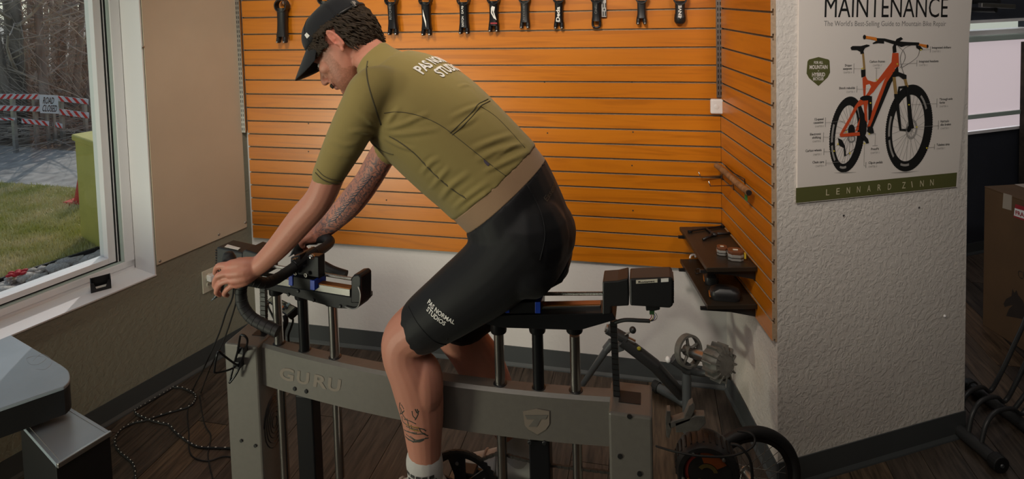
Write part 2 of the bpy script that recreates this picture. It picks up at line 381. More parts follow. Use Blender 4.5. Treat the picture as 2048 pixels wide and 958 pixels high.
# ------------------------------------------------------------------ slatwalls
def slat_profile(z0, z1, top=False, bot=False):
    g = .0042
    return [(0.0, z0+g), (0.0, z1-g), (-.006, z1-g), (-.006, z1-.012), (-.012, z1-.012), (-.012, z1), (-.0185, z1), (-.0185, z0), (-.012, z0), (-.012, z0+.012), (-.006, z0+.012), (-.006, z0+g)]
def make_slat(name, parent, fn, t0, t1, z0, z1, m):
    pr = slat_profile(z0, z1); mb = MB().prism([fn(t0, z, d) for d, z in pr], fn(t1, 0, 0)-fn(t0, 0, 0))
    o = obj(name, mb, m, parent); o.data.materials.append(M['mdf'])
    nrm = (fn(0, 0, 1)-fn(0, 0, 0)).normalized()
    for p in o.data.polygons:
        if p.normal.dot(nrm) < .9 or (p.center-Vector(fn(0, 0, 0))+ORG.get(parent.name, Vector())).dot(nrm) < -.004: p.material_index = 1
    return o
def BW(t, z, d=0.0): return V(t, -d, z)
sw = thing('slatwall', 'wide orange wood-grain slatwall covering the back wall', 'slatwall', (0, 0, .569))
sr = thing('slatwall', 'narrow orange slatwall on the return wall, its raw notched edge facing the poster', 'slatwall', (WID, 0, .569))
M['slat_side'] = slat_mat('orange_laminate_side', (.55, .55, 9.0))
for i in range(0, 22):
    make_slat('slat', sw, BW, .028, WID-.001, zf(i), zf(i+1), M['slat'])
    make_slat('slat', sr, RW, .0012, RL, zf(i), zf(i+1), M['slat_side'])
# tiny screw heads in the slats
mbs = MB()
for (x, y) in [(1089, 164), (1264, 164), (1095, 266), (1266, 264), (1264, 331), (1266, 421), (617, 247), (617, 303), (773, 400)]:
    p = at(x, y, -.0005); mbs.cyl(p, p+V(0, -.0015, 0), .0035, 8)
obj('screw_head', mbs, M['print_dark'], sw)['kind'] = 'stuff'
# slotted uprights
def upright(label, x0, z0, z1, wdt=.026):
    t = thing('slotted_upright', label, 'shelf standard', (x0, 0, z0), None)
    c = MB(); c.box((x0-wdt/2, -.016, z0), (x0+wdt/2, -.001, z1))
    obj('channel', c, M['zinc'], t)
    s = MB(); z = z0+.012
    while z < z1:
        s.box((x0-wdt/2+.0055, -.0163, z), (x0-.0035, -.0155, z+.015)); s.box((x0+.0035, -.0163, z), (x0+wdt/2-.0055, -.0155, z+.015)); z += .0254
    obj('slot', s, M['black'], t)['kind'] = 'stuff'
upright('slotted steel upright at the left edge of the orange slatwall', .012, at(493, 264, 0).z, 2.35)
upright('slotted steel upright down the right corner above the white sensor box', at(1438, 100, 0).x, at(1438, 194, 0).z, 2.35)

# ------------------------------------------------------------------ window wall fittings
win = struct('window_1', MB().prism([LW(.515, .575, .17), LW(3.25, .575, .17), LW(3.25, .60, .17), LW(.515, .60, .17)], -LN*.08), M['white'])
f = MB(); lbox(f, .515, .56, .60, 2.36, .165, .25); lbox(f, .56, 3.25, 2.32, 2.36, .165, .25); lbox(f, 3.20, 3.25, .60, 2.32, .165, .25); lbox(f, .515, 3.25, .5995, .63, .165, .25)
obj('frame', f, M['white'], win, bevel=.003)
f = MB(); lbox(f, .5605, .572, .6305, 2.3195, .172, .25); lbox(f, .572, 3.20, .6305, .637, .172, .25); obj('frame_step', f, M['pale_green'], win)
f = MB(); lbox(f, .5725, .5805, .6375, 2.31, .180, .25); lbox(f, .586, .594, .6375, 2.31, .180, .25); lbox(f, .572, 3.20, .6375, .645, .186, .25); obj('gasket', f, M['black_rubber'], win)
f = MB(); lbox(f, .581, .5855, .638, 2.31, .178, .25); lbox(f, .5945, .628, .6455, 2.31, .176, .25); lbox(f, .628, 3.20, .6455, .672, .176, .25); obj('sash', f, M['white'], win, bevel=.002)
obj('pane', lbox(MB(), .625, 3.20, .668, 2.31, .212, .216), M['glass'], win)
struct('trim_1', lbox(MB(), .509, .5145, .583, 2.36, -.001, .165), M['white'], label='white jamb of the window opening')
struct('trim_2', lbox(MB(), .509, 3.3, .5765, .5825, -.004, .17), M['white'], label='white window sill board')
pan = thing('wall_panel', 'large smooth tan sheet screwed to the wall right of the window', 'wall panel', LW(.26, .63))
zbl, zbr = on_left(312, 530).z, on_left(494, 453).z
obj('sheet', MB().prism([LW(.012, zbr, -.001), LW(.505, zbl, -.001), LW(.505, 2.5, -.001), LW(.012, 2.5, -.001)], LN*.005), M['panel'], pan)
for (x, y) in [(286, 94), (478, 103), (491, 445), (438, 469), (320, 522)]:
    p = on_left(x, y, -.006); obj('screw', MB().lathe([(.0065, 0), (.0060, .002), (.003, .003)], p, LN, 12), M['screw'], pan, smooth=True)
ol = thing('wall_outlet', 'cream power outlet low on the olive wall behind the front motor', 'outlet', on_left(418, 565))
c0 = on_left(417, 560); 
obj('cover_plate', MB().obox(c0+LN*.003, LU*.036, V(0, 0, .058), LN*.003), M['cream'], ol, bevel=.002)
for dz in (.02, -.02):
    rc = obj('receptacle', MB().lathe([(.017, 0), (.017, .003), (.015, .004)], c0+LN*.006+V(0, 0, dz), LN, 16), M['cream'], ol)
    sl = MB(); sl.obox(c0+LN*.0105+LU*.006+V(0, 0, dz), LU*.0012, V(0, 0, .005), LN*.0006); sl.obox(c0+LN*.0105-LU*.006+V(0, 0, dz), LU*.0012, V(0, 0, .005), LN*.0006); obj('slot', sl, M['black'], rc)
pg = thing('power_plug', 'pale power plug pushed into the top socket of the cream outlet', 'plug', c0+LN*.02)
obj('plug_body', MB().obox(c0+LN*.028+V(0, 0, .02), LU*.018, V(0, 0, .016), LN*.0165), M['white'], pg, bevel=.004)

# ------------------------------------------------------------------ the shop beyond the pillar
NV0 = atz(1925, 512, 0)
def NW(s, z, d=0): return NV0+PD*s+PN*d+V(0, 0, z)
def on_navy(x, y, d=0): return Vector(onplane(x, y, NV0+PN*d, PN))
def nsz(x, y): p = on_navy(x, y); return (p-NV0).dot(PD), p.z
wz0 = nsz(1990, 262)[1]; wz1 = nsz(2000, 38)[1]; ws0, ws1 = nsz(1945, 160)[0]-.25, nsz(2040, 160)[0]+.12
def nbox(m, s0, s1, z0, z1, d0, d1): return m.prism([NW(s0, z0, d0), NW(s1, z0, d0), NW(s1, z1, d0), NW(s0, z1, d0)], PN*(d1-d0))
nv = MB(); nbox(nv, -1.5, 3.4, 0, wz0, -.1, 0); nbox(nv, -1.5, 3.4, wz1, 2.7, -.1, 0); nbox(nv, -1.5, ws0, wz0, wz1, -.1, 0); nbox(nv, ws1, 3.4, wz0, wz1, -.1, 0)
struct('wall_navy', nv, M['navy']); obj_ = base_run('baseboard_navy', NW(-1.5, 0), NW(3.4, 0), PN, .08)
w2 = struct('window_2', nbox(nbox(MB(), ws0, ws1, wz0, wz0+.02, -.08, .015), ws0, ws1, wz1-.02, wz1, -.08, .01), M['white'])
zr1 = nsz(2000, 62)[1]
obj('transom_bar', nbox(MB(), ws0, ws1, zr1-.02, zr1+.012, -.08, .02), M['white'], w2)
obj('pane', nbox(MB(), ws0, ws1, wz0, wz1, -.05, -.046), M['glass'], w2)
sh = thing('roller_shade', 'backlit pale roller shade covering the far window beyond the pillar', 'window shade', NW((ws0+ws1)/2, zr1))
mshade = mat('backlit_shade', (.7, .62, .64), .9); b_ = mshade.node_tree.nodes['Principled BSDF']; b_.inputs['Emission Color'].default_value = (.95, .80, .84, 1); b_.inputs['Emission Strength'].default_value = .42
z1_, z2_ = nsz(1990, 80)[1], nsz(1990, 222)[1]
obj('fabric', nbox(MB(), ws0+.01, ws1-.01, wz0+.03, z1_, .018, .022), mshade, sh)
obj('head_rail', nbox(MB(), ws0+.01, ws1-.01, z1_, zr1-.022, .005, .05), M['pale_green'], sh, bevel=.004)
zz = nsz(1980, 226)[1]; obj('bottom_bar', nbox(MB(), ws0+.01, ws1-.01, zz-.02, zz+.01, .0225, .035), M['pale_green'], sh, bevel=.003)
M['bark_wall'] = mat('dark_stone', (.035, .026, .018), .9, var=.7, vscale=14, bump=1.0, bscale=18)
s0_ = nsz(2030, 240)[0]
struct('trim_3', nbox(MB(), s0_, s0_+.5, 0, nsz(2046, 82)[1], .03, .12), M['bark_wall'], label='dark rough-textured post at the right of the far window')
br = thing('ceiling_rail', 'short grey metal rail high on the navy wall above the far window', 'rail', NW(nsz(1990, 12)[0], nsz(1990, 12)[1], .2))
p0, p1 = on_navy(1960, 10, .2), on_navy(2027, 13, .2)
obj('bar', MB().prism([p0+V(0, 0, .014)+PN*.014, p0+V(0, 0, -.014)+PN*.014, p0+V(0, 0, -.014)-PN*.014, p0+V(0, 0, .014)-PN*.014], p1-p0), M['zinc'], br, bevel=.003)
for px in (1992, 1998):
    q = on_navy(px, 20 if px == 1992 else 3, .2); obj('mount', MB().cyl(q-PN*.20, q+PN*.0, .016, 12), M['black'], br)
# ------------------------------------------------------------------ outside the window
GZ = -.35
M['gravel'] = mat('pale_gravel', (.55, .50, .45), .9, var=.5, vscale=40, bump=.6, bscale=40)
M['grass'] = mat('dry_lawn', (.55, .48, .22), .95, var=.6, vscale=5, bump=.4, col2=(.36, .40, .14))
M['blade'] = mat('grass_blade', (.50, .50, .16), .9, var=.5, vscale=3, col2=(.78, .68, .42))
M['asphalt'] = mat('grey_asphalt', (.46, .43, .39), .95, var=.3, vscale=6); M['litter'] = mat('leaf_litter', (.42, .33, .24), 1, var=.6, vscale=9, col2=(.15, .11, .08))
M['sky_ground'] = mat('sky_pale_ground', (.75, .70, .60), 1, var=.35, vscale=.6)  # brightness of sky between the trunks put into this ground colour
M['bark'] = mat('grey_bark', (.30, .255, .215), .95, var=.5, vscale=8, stretch=(1, 1, .2), bump=.5, bscale=20); M['twig'] = mat('grey_twig', (.52, .45, .38), .95, var=.5, vscale=2)
M['stone'] = mat('river_stone', (.60, .56, .50), .8, var=.45, vscale=6, rnd=.35, col2=(.36, .30, .25))
ed0, ed1 = atz(-40, 579, GZ), atz(206, 499, GZ); ed = (ed1-ed0)
def far(p, k): return p
g_w0, g_w1 = LW(-1.5, GZ, .30), LW(3.2, GZ, .30)
e_a, e_b = ed0-ed*1.6, ed1+ed*2.2
struct('ground_gravel', MB().prism([g_w0, g_w1, V(e_a.x, e_a.y, GZ), V(e_b.x, e_b.y, GZ)], (0, 0, -.004)), M['gravel'])
r_a, r_b = atz(-30, 362, GZ), atz(190, 378, GZ); rd = r_b-r_a; ra2, rb2 = r_a-rd*9, r_b+rd*2.5
cg = LN*-1
struct('ground_lawn', MB().prism([LW(-9, GZ-.006, .30), LW(9, GZ-.006, .30), LW(9, GZ-.006, 40), LW(-9, GZ-.006, 40)], (0, 0, -.05)), M['grass'])
q_a, q_b = atz(-30, 288, GZ), atz(190, 305, GZ); qd = q_b-q_a; qa2, qb2 = q_a-qd*9, q_b+qd*2.5
struct('ground_road', MB().prism([rb2+V(0, 0, -.001), ra2+V(0, 0, -.001), qa2+V(0, 0, -.001), qb2+V(0, 0, -.001)], (0, 0, -.004)), M['asphalt'])
vdir = V(ray(100, 200)[0], ray(100, 200)[1], 0).normalized(); vside = V(vdir.y, -vdir.x, 0)
struct('ground_woods', MB().prism([qb2, qa2, qa2+vdir*9, qb2+vdir*9], (0, 0, -.004)), M['litter'])
struct('ground_sky_stand_in', MB().prism([qb2+vdir*9+vside*30, qa2+vdir*9-vside*30, qa2+vdir*80-vside*60, qb2+vdir*80+vside*60], (0, 0, -.05)), M['sky_ground'])
struct('trim_4', MB().prism([e_a, e_a+V(0, 0, .035), e_a+V(0, 0, .035)+(r_a-e_a).normalized()*.03, e_a+(r_a-e_a).normalized()*.03], e_b-e_a), M['black_rubber'], label='black lawn edging between grass and gravel')
# gravel stones
stones = []
for k in range(5):
    bm = bmesh.new(); bmesh.ops.create_icosphere(bm, subdivisions=1, radius=1)
    for v in bm.verts: v.co *= random.uniform(.8, 1.15); v.co.z *= .6; v.co.x *= random.uniform(.95, 1.1)
    me = bpy.data.meshes.new('stone'); bm.to_mesh(me); bm.free(); me.materials.append(M['stone'])
    for p in me.polygons: p.use_smooth = True
    stones.append(me)
gravel = bpy.data.objects['ground_gravel']
inw = (V(-1, 0, 0)-ed.normalized()*V(-1, 0, 0).dot(ed.normalized())).normalized()
inw = -inw
n_st = 0
for k in range(900):
    if n_st >= 230: break
    x, y = random.uniform(0, 215), random.uniform(498, 640); p = atz(x, y, GZ)
    lim = 579-80*(x+40)/246
    if y < lim+3 or p.dot(LN) > -.4: continue
    o = bpy.data.objects.new('stone', random.choice(stones)); COL.objects.link(o); s = random.uniform(.018, .055) if random.random() < .8 else random.uniform(.05, .085)
    o.location = p+V(0, 0, s*.35); o.scale = (s*random.uniform(.8, 1.3), s, s); o.rotation_euler = (0, 0, random.uniform(0, 6.3)); o.parent = gravel; n_st += 1
# lawn blades (uncountable)
rng = np.random.default_rng(3); vs = []; fs = []
for k in range(26000):
    x, y = rng.uniform(-10, 225), rng.uniform(355, 585)
    lim0 = 362+16*(x+30)/220; lim1 = 579-80*(x+40)/246
    if y < lim0+2 or y > lim1-1: continue
    p = atz(x, y, GZ); h = rng.uniform(.02, .055); a = rng.uniform(0, 6.3); w = .006; i = len(vs)
    vs += [(p.x-w*math.cos(a), p.y-w*math.sin(a), GZ), (p.x+w*math.cos(a), p.y+w*math.sin(a), GZ), (p.x+rng.uniform(-.03, .03), p.y+rng.uniform(-.03, .03), GZ+h)]; fs.append((i, i+1, i+2))
g = obj('grass', MB().add(vs, fs), M['blade']); tag(g, 'patchy green and straw-coloured lawn outside the window', 'grass', kind='stuff')
for k, (x, y) in enumerate([(28, 566), (42, 562)]):
    p = atz(x, y, GZ); fw = thing('red_flower', 'small red flower in the gravel, %s of the two' % ['left', 'right'][k], 'flower', p)
    mb = MB()
    for a in range(7): mb.ell(p+V(.03*math.cos(a), .03*math.sin(a), .07+.01*(a % 2)), (.022, .022, .012), 8, 5)
    obj('bloom', mb, mat('red_petal', (.55, .02, .03), .7), fw, smooth=True); obj('stem', MB().cyl(p, p+V(0, 0, .07), .004, 6), M['blade'], fw)
# flat pale rock and concrete pad by the utility cabinet
M['concrete'] = mat('pale_concrete', (.50, .45, .38), .9, var=.2, vscale=6)
a_, b_, c_, d_ = [atz(x, y, GZ+.05) for x, y in [(155, 522), (196, 500), (245, 510), (180, 535)]]
tag(obj('concrete_pad', MB().prism([a_, d_, c_, b_], (0, 0, -.06)), M['concrete'], bevel=.008), 'pale concrete pad under the yellow utility cabinet', 'slab')
# utility cabinet
M['yellow'] = mat('faded_yellow_paint', (.56, .50, .10), .5, var=.08, vscale=5)
uc0 = atz(203, 503, GZ); fw_ = V(uc0.x-CAM[0], uc0.y-CAM[1], 0).normalized(); uh = onplane(186, 284, uc0, -fw_)[2]
sd = V(fw_.y, -fw_.x, 0); ux = (sd*.94+fw_*.3).normalized(); uy = V(-ux.y, ux.x, 0)
if uy.dot(fw_) < 0: uy = -uy
uc = thing('utility_cabinet', 'tall faded yellow utility cabinet standing outside beside the window frame', 'utility box', uc0)
z_ = V(0, 0, 1)
obj('body', MB().prism([uc0, uc0+ux*.62, uc0+ux*.62+uy*.5, uc0+uy*.5], z_*(uh-.0-GZ-.05)), M['yellow'], uc, bevel=.01)
obj('lid', MB().prism([uc0+z_*(uh-GZ-.05)-ux*.02-uy*.02, uc0+z_*(uh-GZ-.05)+ux*.64-uy*.02, uc0+z_*(uh-GZ-.05)+ux*.64+uy*.52, uc0+z_*(uh-GZ-.05)-ux*.02+uy*.52], z_*.06), M['yellow'], uc, bevel=.012)
for zz_ in (.35, .95): obj('hinge', MB().cyl(uc0+z_*zz_-uy*.008+ux*.06, uc0+z_*(zz_+.1)-uy*.008+ux*.06, .012, 8), M['yellow'], uc)
obj('door_seam', MB().prism([uc0+ux*.075-uy*.001+z_*.1, uc0+ux*.081-uy*.001+z_*.1, uc0+ux*.081-uy*.001+z_*(uh-GZ-.12), uc0+ux*.075-uy*.001+z_*(uh-GZ-.12)], -uy*.002), M['print_dark'], uc)
# traffic cone
cp = atz(174, 401, GZ); cn = thing('traffic_cone', 'orange-red traffic cone behind the yellow cabinet', 'cone', cp); mc = mat('cone_orange', (.62, .045, .02), .55)
obj('base', MB().box((cp.x-.16, cp.y-.16, GZ), (cp.x+.16, cp.y+.16, GZ+.03)), mc, cn, bevel=.01)
obj('body', MB().lathe([(.12, .03), (.115, .05), (.03, .50), (.02, .51)], cp, (0, 0, 1), 20), mc, cn, smooth='auto')
# barricades
bp0 = atz(95, 297, GZ); bn = V(bp0.x-CAM[0], bp0.y-CAM[1], 0).normalized()
def onb(x, y, d=0): return Vector(onplane(x, y, bp0+bn*d, bn))
M['red'] = mat('barricade_red', (.75, .04, .035), .6); M['rail_white'] = mat('barricade_white', (.80, .81, .83), .6)
def barricade(label, rails, posts, d):
    t = thing('road_barricade', label, 'barricade', V(onb(posts[0][0], 300, d).x, onb(posts[0][0], 300, d).y, GZ))
    for (x0, y0, x1, y1, w) in rails:
        p = [onb(x0, y0, d), onb(x1, y1, d), onb(x1, y1+w, d), onb(x0, y0+w, d)]
        r = obj('rail', MB().prism(p, bn*.03), M['rail_white'], t); s = MB(); n = max(2, int((x1-x0)/12.5)); sgn = -1 if x0 < 78 and d < .1 and y0 < 236 else 1
        for k in range(n):
            f0 = (k+.15)/n; f1 = (k+.60)/n; sk = .32/n*sgn
            top = lambda f: p[0].lerp(p[1], min(1, max(0, f)))-bn*.002
            bot = lambda f: p[3].lerp(p[2], min(1, max(0, f)))-bn*.002
            s.prism([top(f0-sk), top(f1-sk), bot(f1+sk), bot(f0+sk)], -bn*.002)
        obj('red_stripe', s, M['red'], r)
    for (x, yt) in posts:
        q = onb(x, yt, d+.05); obj('post', MB().box((q.x-.025, q.y-.025, GZ), (q.x+.025, q.y+.025, q.z)), M['zinc'], t)
barricade('red and white striped barricade left of the road closed sign', [(-12, 188, 78, 189, 9.5), (-12, 211, 80, 213, 10), (-12, 236, 30, 236, 4.5), (43, 237, 98, 243, 9)], [(24, 186), (68, 187)], 0)
barricade('red and white striped barricade right of the road closed sign', [(115, 192, 177, 199, 10), (118, 218, 178, 226, 11), (105, 243, 125, 248, 9)], [(121, 192), (168, 197)], .02)
barricade('red and white barricade farthest right, partly behind the window frame', [(166, 249, 180, 253, 10), (192, 207, 230, 209, 10), (190, 227, 230, 231, 11), (189, 252, 230, 257, 11)], [(196, 205), (222, 207)], 1.2)
sg = thing('road_closed_sign', 'white sign reading ROAD CLOSED between the striped barricades', 'sign', V(onb(97, 300, -.03).x, onb(97, 300, -.03).y, GZ))
c4 = [onb(78, 189, -.02), onb(115.5, 191, -.02), onb(118, 227.5, -.02), onb(80.5, 226, -.02)]
obj('plate', MB().prism(c4, bn*.01), mat('sign_white', (.80, .81, .82), .55), sg)
for x in (92, 105): q = onb(x, 200, .03); obj('post', MB().box((q.x-.02, q.y-.02, GZ), (q.x+.02, q.y+.02, q.z)), M['zinc'], sg)
obj('lettering', text_mesh('ROAD', onb(85.5, 207, -.024), onb(107, 207.8, -.024), .10, -bn, .012), M['print_dark'], sg)
obj('lettering', text_mesh('CLOSED', onb(84, 222.5, -.024), onb(113, 223.6, -.024), .10, -bn, .012), M['print_dark'], sg)
# woods
def branch(mb, p, d, L, r, lvl):
    n = 4; pts = [p]; q = p.copy(); dd = d.copy()
    for i in range(n):
        dd = (dd+V(random.uniform(-.16, .16), random.uniform(-.16, .16), random.uniform(-.05, .12))).normalized(); q = q+dd*L/n; pts.append(q)
    mb.tube(pts, [r*(1-.55*i/n) for i in range(n+1)], 5 if lvl < 2 else 3, cap=False)
    if lvl < 3:
        for k in range(5 if lvl == 0 else 4):
            f = random.uniform(.18, .98); i = min(n-1, int(f*n)); b = pts[i].lerp(pts[i+1], f*n-i); a = random.uniform(0, 6.3)
            nd = (dd*.55+V(math.cos(a), math.sin(a), random.uniform(-.25, .55))).normalized(); branch(mb, b, nd, L*random.uniform(.28, .5), r*.38, lvl+1)
tl = [(45, 286, 1.0, .30), (22, 283, .6, .13), (82, 270, 2.2, .17), (98, 283, .8, .16), (120, 270, 2.6, .15), (8, 270, 2.0, .2), (150, 283, 1.5, .12), (178, 283, .9, .10), (196, 270, 2.6, .14), (60, 270, 4.2, .12), (135, 260, 4.8, .16), (108, 260, 5.2, .13), (165, 260, 4.4, .12), (30, 260, 5.8, .14), (75, 260, 6.5, .12), (-6, 260, 3.4, .13), (148, 250, 6.4, .12), (188, 250, 6.8, .13), (14, 250, 7.2, .12), (92, 250, 7.6, .12), (210, 270, 3.2, .15), (-60, 270, 1.2, .2), (-110, 270, 2.4, .15), (-40, 260, 4.0, .13), (-150, 260, 1.8, .18), (-190, 260, 3.5, .16), (225, 270, 5.0, .15), (52, 260, 7.8, .1), (128, 260, 7.9, .1), (172, 260, 7.4, .1)]
tlab = {0: 'thickest grey bare tree trunk, beyond the left barricade', 3: 'bare tree trunk rising just behind the road closed sign'}
for k, (px, py, back, r) in enumerate(tl):
    p = atz(px, 288, GZ)+vdir*back; t = thing('bare_tree', tlab.get(k, 'slender bare leafless tree in the sunlit woods beyond the barricades'), 'tree', p, None if k in tlab else 'bare trees beyond the barricades')
    mb = MB(); H = random.uniform(3.6, 4.6); ln = V(random.uniform(-.12, .12), random.uniform(-.12, .12), 1).normalized(); pts = [p+ln*H*f+V(.06*math.sin(f*5+k), .06*math.cos(f*4+k), 0)*f for f in [0, .12, .3, .5, .75, 1]]
    mb.tube(pts, [r*.62, r*.52, r*.46, r*.4, r*.3, r*.15], 8); obj('trunk', mb, M['bark'], t, smooth=True)
    bb = MB()
    for j in range(10 if back < 5 else 6):
        f = random.uniform(.12, .62); b = p+ln*H*f; a = random.uniform(0, 6.3); branch(bb, b, V(math.cos(a), math.sin(a), random.uniform(.1, .7)).normalized(), random.uniform(.8, 1.9), r*.11, 1)
    obj('branches', bb, M['twig'], t)
bb = MB()
for k in range(2300):
    p = atz(random.uniform(-25, 235) if k < 1700 else random.uniform(-220, -20), 286, GZ)+vdir*(1.1+abs(random.gauss(.2, 2.4)))+V(0, 0, random.uniform(0, .15)); a = random.uniform(0, 6.3); L = random.uniform(.5, 2.0)
    d = V(math.cos(a), math.sin(a), abs(random.gauss(.5, .6))).normalized(); e = V(random.uniform(-.3, .3), random.uniform(-.3, .3), random.uniform(-.15, .2))*L
    bb.tube([p, p+d*L*.5+e*.4, p+d*L+e*.3, p+d*L*1.3+e*1.2], [.006, .005, .0035, .002], 3, cap=False)
for k in range(420):
    p = atz(random.uniform(-40, 235), 288, GZ)+vdir*random.uniform(-.1, 1.6)+V(0, 0, random.uniform(.01, .22)); a = random.uniform(0, 6.3); L = random.uniform(.3, 1.1)
    d = V(math.cos(a), math.sin(a), random.uniform(-.05, .22)).normalized(); bb.tube([p, p+d*L*.5+V(0, 0, .03), p+d*L], [.008, .006, .003], 3, cap=False)
u = obj('underbrush', bb, M['twig']); tag(u, 'tangle of bare twigs and fallen branches under the trees', 'brush', kind='stuff')
# ------------------------------------------------------------------ fitting bike
def pslab(mb, px, p0, n, thick):             # front outline on the plane (p0, n), solid going away from it by `thick`
    n = Vector(n).normalized(); p = [Vector(onplane(x, y, p0, n)) for x, y in px]
    return mb.prism(p, -n*thick)
ZB = .835
def beamY(x): return -1.366+.075*((x-1.72)/.72)**2
fb = thing('fitting_bike', 'grey and black motorised bike fitting machine the cyclist sits on', 'bike', (1.55, -1.33, 0))
b = MB(); rs = []
for k in range(29):
    x = 1.0+k*(2.075-1.0)/28; y = beamY(x); rs.append([V(x, y, ZB-.008), V(x, y+.008, ZB), V(x, y+.042, ZB), V(x, y+.05, ZB-.008), V(x, y+.05, ZB-.127), V(x, y+.042, ZB-.131), V(x, y+.008, ZB-.131), V(x, y, ZB-.127)])
obj('main_beam', b.rings(rs), M['grey'], fb, smooth='auto')
def column(lo, hi, nm='column'):
    return obj(nm, MB().box(lo, hi), M['grey'], fb, bevel=.006)
c1 = column((.898, -1.316, 0), (1.012, -1.185, ZB+.005))
c2 = column((2.062, -1.402, 0), (2.168, -1.275, ZB+.002))
obj('slot', MB().box((.955, -1.262, ZB+.004), (1.0, -1.215, ZB+.0062)), M['black'], c1)
obj('slot', MB().box((2.085, -1.36, ZB+.001), (2.14, -1.315, ZB+.0035)), M['black_rubber'], c2)
vt = MB()
for k in range(9):
    r = .012+.0095*k; zc = .56; yc = -1.25
    if r > .055: pts = [V(1.0128, yc+.055*math.cos(a)*min(1, .055/.055), zc+(r*1.0)*math.sin(a)) for a in np.linspace(.25, math.pi-.25, 10)]
    else: pts = [V(1.0128, yc+r*math.cos(a), zc+r*1.5*math.sin(a)) for a in np.linspace(0, 6.283, 24)]
    vt.tube(pts, .0018, 4)
obj('vent_slot', vt, M['black'], c1)['kind'] = 'stuff'
for (x, y) in [(483, 881), (511, 891)]:
    p = at(x, y, -1.3165); obj('bolt', MB().cyl(p, p+V(0, -.003, 0), .005, 10), M['black'], c1)
for (x, y) in [(1259, 832), (1240, 912), (1279, 947)]:
    p = at(x, y, -1.4025); obj('bolt', MB().cyl(p, p+V(0, -.003, 0), .006, 10), M['black'], c2)
def on_beam(px, py, off=0.0):
    p = at(px, py, -1.36)
    for _ in range(4): p = at(px, py, beamY(p.x)-off)
    return p
def beam_n(x): d = (beamY(x+.01)-beamY(x-.01))/.02; return V(d, -1, 0).normalized()
M['logo'] = mat('raised_tan_grey', (.215, .178, .145), .4)
for ch, (xa, ya), (xb, yb) in [('G', (560, 757), (590, 764)), ('U', (594, 765), (621, 771)), ('R', (626, 772), (653, 778)), ('U', (656, 779), (684, 785))]:
    pa, pb = on_beam(xa, ya, .0012), on_beam(xb, yb, .0012); obj('letter', text_mesh(ch, pa, pb, .036, beam_n(pa.x), .03, shear=.15), M['logo'], fb)
sh_ = [(1046, 822), (1073, 817), (1099, 822), (1099, 848), (1092, 858), (1075, 868), (1057, 858), (1050, 850)]
obj('shield_badge', MB().prism([on_beam(x, y, .001) for x, y in sh_], V(0, -.002, 0)), M['logo'], fb)
obj('badge_letter', MB().prism([on_beam(x, y, .0035) for x, y in [(1050, 830), (1096, 830), (1092, 838), (1082, 838), (1074, 853), (1057, 853), (1069, 838), (1054, 838)]], V(0, -.001, 0)), M['grey'], fb)
for (x, y) in [(1060, 884), (1089, 885), (590, 777), (613, 782)]:
    p = on_beam(x, y, 0); obj('bolt', MB().lathe([(.006, 0), (.006, .003), (.004, .0045)], p, (0, -1, 0), 12), M['black'], fb)
# posts
fP = [atz(555, 689, ZB), atz(608, 701, ZB), atz(667, 717, ZB)]; rP = [atz(993, 786, ZB), atz(1073, 791, ZB), atz(1149, 795, ZB)]
for k, p in enumerate(fP+rP):
    mid = k in (1, 4); p.y = beamY(p.x)+.026; top = 1.015 if k < 3 else .985
    top = at(p.x, 0, 0).z if False else top
    obj('post', MB().cyl(V(p.x, p.y, .47 if k == 2 else .30), V(p.x, p.y, top), .0135 if not mid else .0150, 24), M['black_satin'] if mid else M['steel'], fb, smooth='auto')
    obj('post_ring', MB().lathe([(.0165, 0), (.0185, .0008), (.0165, .0016)], V(p.x, p.y, ZB), (0, 0, 1), 24), M['black'], fb, smooth=True)
for p in (fP[1], rP[1]): obj('leg', MB().box((p.x-.028, p.y-.018, 0), (p.x+.028, p.y+.028, ZB-.132)), M['black_satin'], fb, bevel=.004)
obj('foot_rail', MB().box((.85, -1.33, .0), (2.2, -1.27, .04)), M['black_satin'], fb, bevel=.005)
# ---- front carriage
fa = (fP[2]-fP[0]); fa.z = 0; fa.normalize(); fa = V(.972, -.235, 0).normalized(); fn_ = V(fa.y, -fa.x, 0); fn_ = fn_ if fn_.y < 0 else -fn_
fC = fP[1]+fn_*.034; fC.z = 0
def F(px, py, off=0.0): return Vector(onplane(px, py, fC+fn_*off, fn_))
def fslab(px, thick, off=0.0): return pslab(MB(), px, fC+fn_*off, fn_, thick)
obj('rail_plate', fslab([(470, 556), (525, 567), (626, 582), (700, 594), (722, 598), (722, 607), (712, 618), (672, 617), (560, 585), (500, 574), (470, 564)], .050), M['black_satin'], fb, bevel=.002)
obj('end_bracket', fslab([(701, 607), (702, 556), (707, 550), (717, 549), (722, 555), (722, 607)], .046, .003), M['black_satin'], fb, bevel=.004)
w = MB(); w.tube(spline([F(716, 573, .006), F(721, 590, .012), F(717, 612, .012), F(705, 618, .008), F(690, 613, .004)], 6), .0016, 6); obj('cable', w, M['zinc'], fb, smooth=True)
obj('linear_rail', fslab([(480, 545), (626, 567), (700, 579), (700, 594), (626, 582), (480, 558)], .022, -.003), M['steel'], fb, bevel=.0015)
M['rail_reflection'] = mat('orange_rail_reflection', (.30, .115, .03), .3, .6)  # orange reflection on the silver rails put into the colour
obj('rail_top', fslab([(626, 565.5), (700, 577.5), (700, 579), (626, 567)], .020, -.004), M['rail_reflection'], fb)
a_, c_ = F(640, 547, -.034), F(704, 558, -.034); ls = MB(); n = 46
a0 = F(480, 521, -.034)
L_ = (c_-a0).length; dd = (c_-a0).normalized(); ls.lathe([(.0042+.0011*(k % 2), L_*k/160) for k in range(161)], a0, dd, 10); obj('lead_screw', ls, M['zinc'], fb)
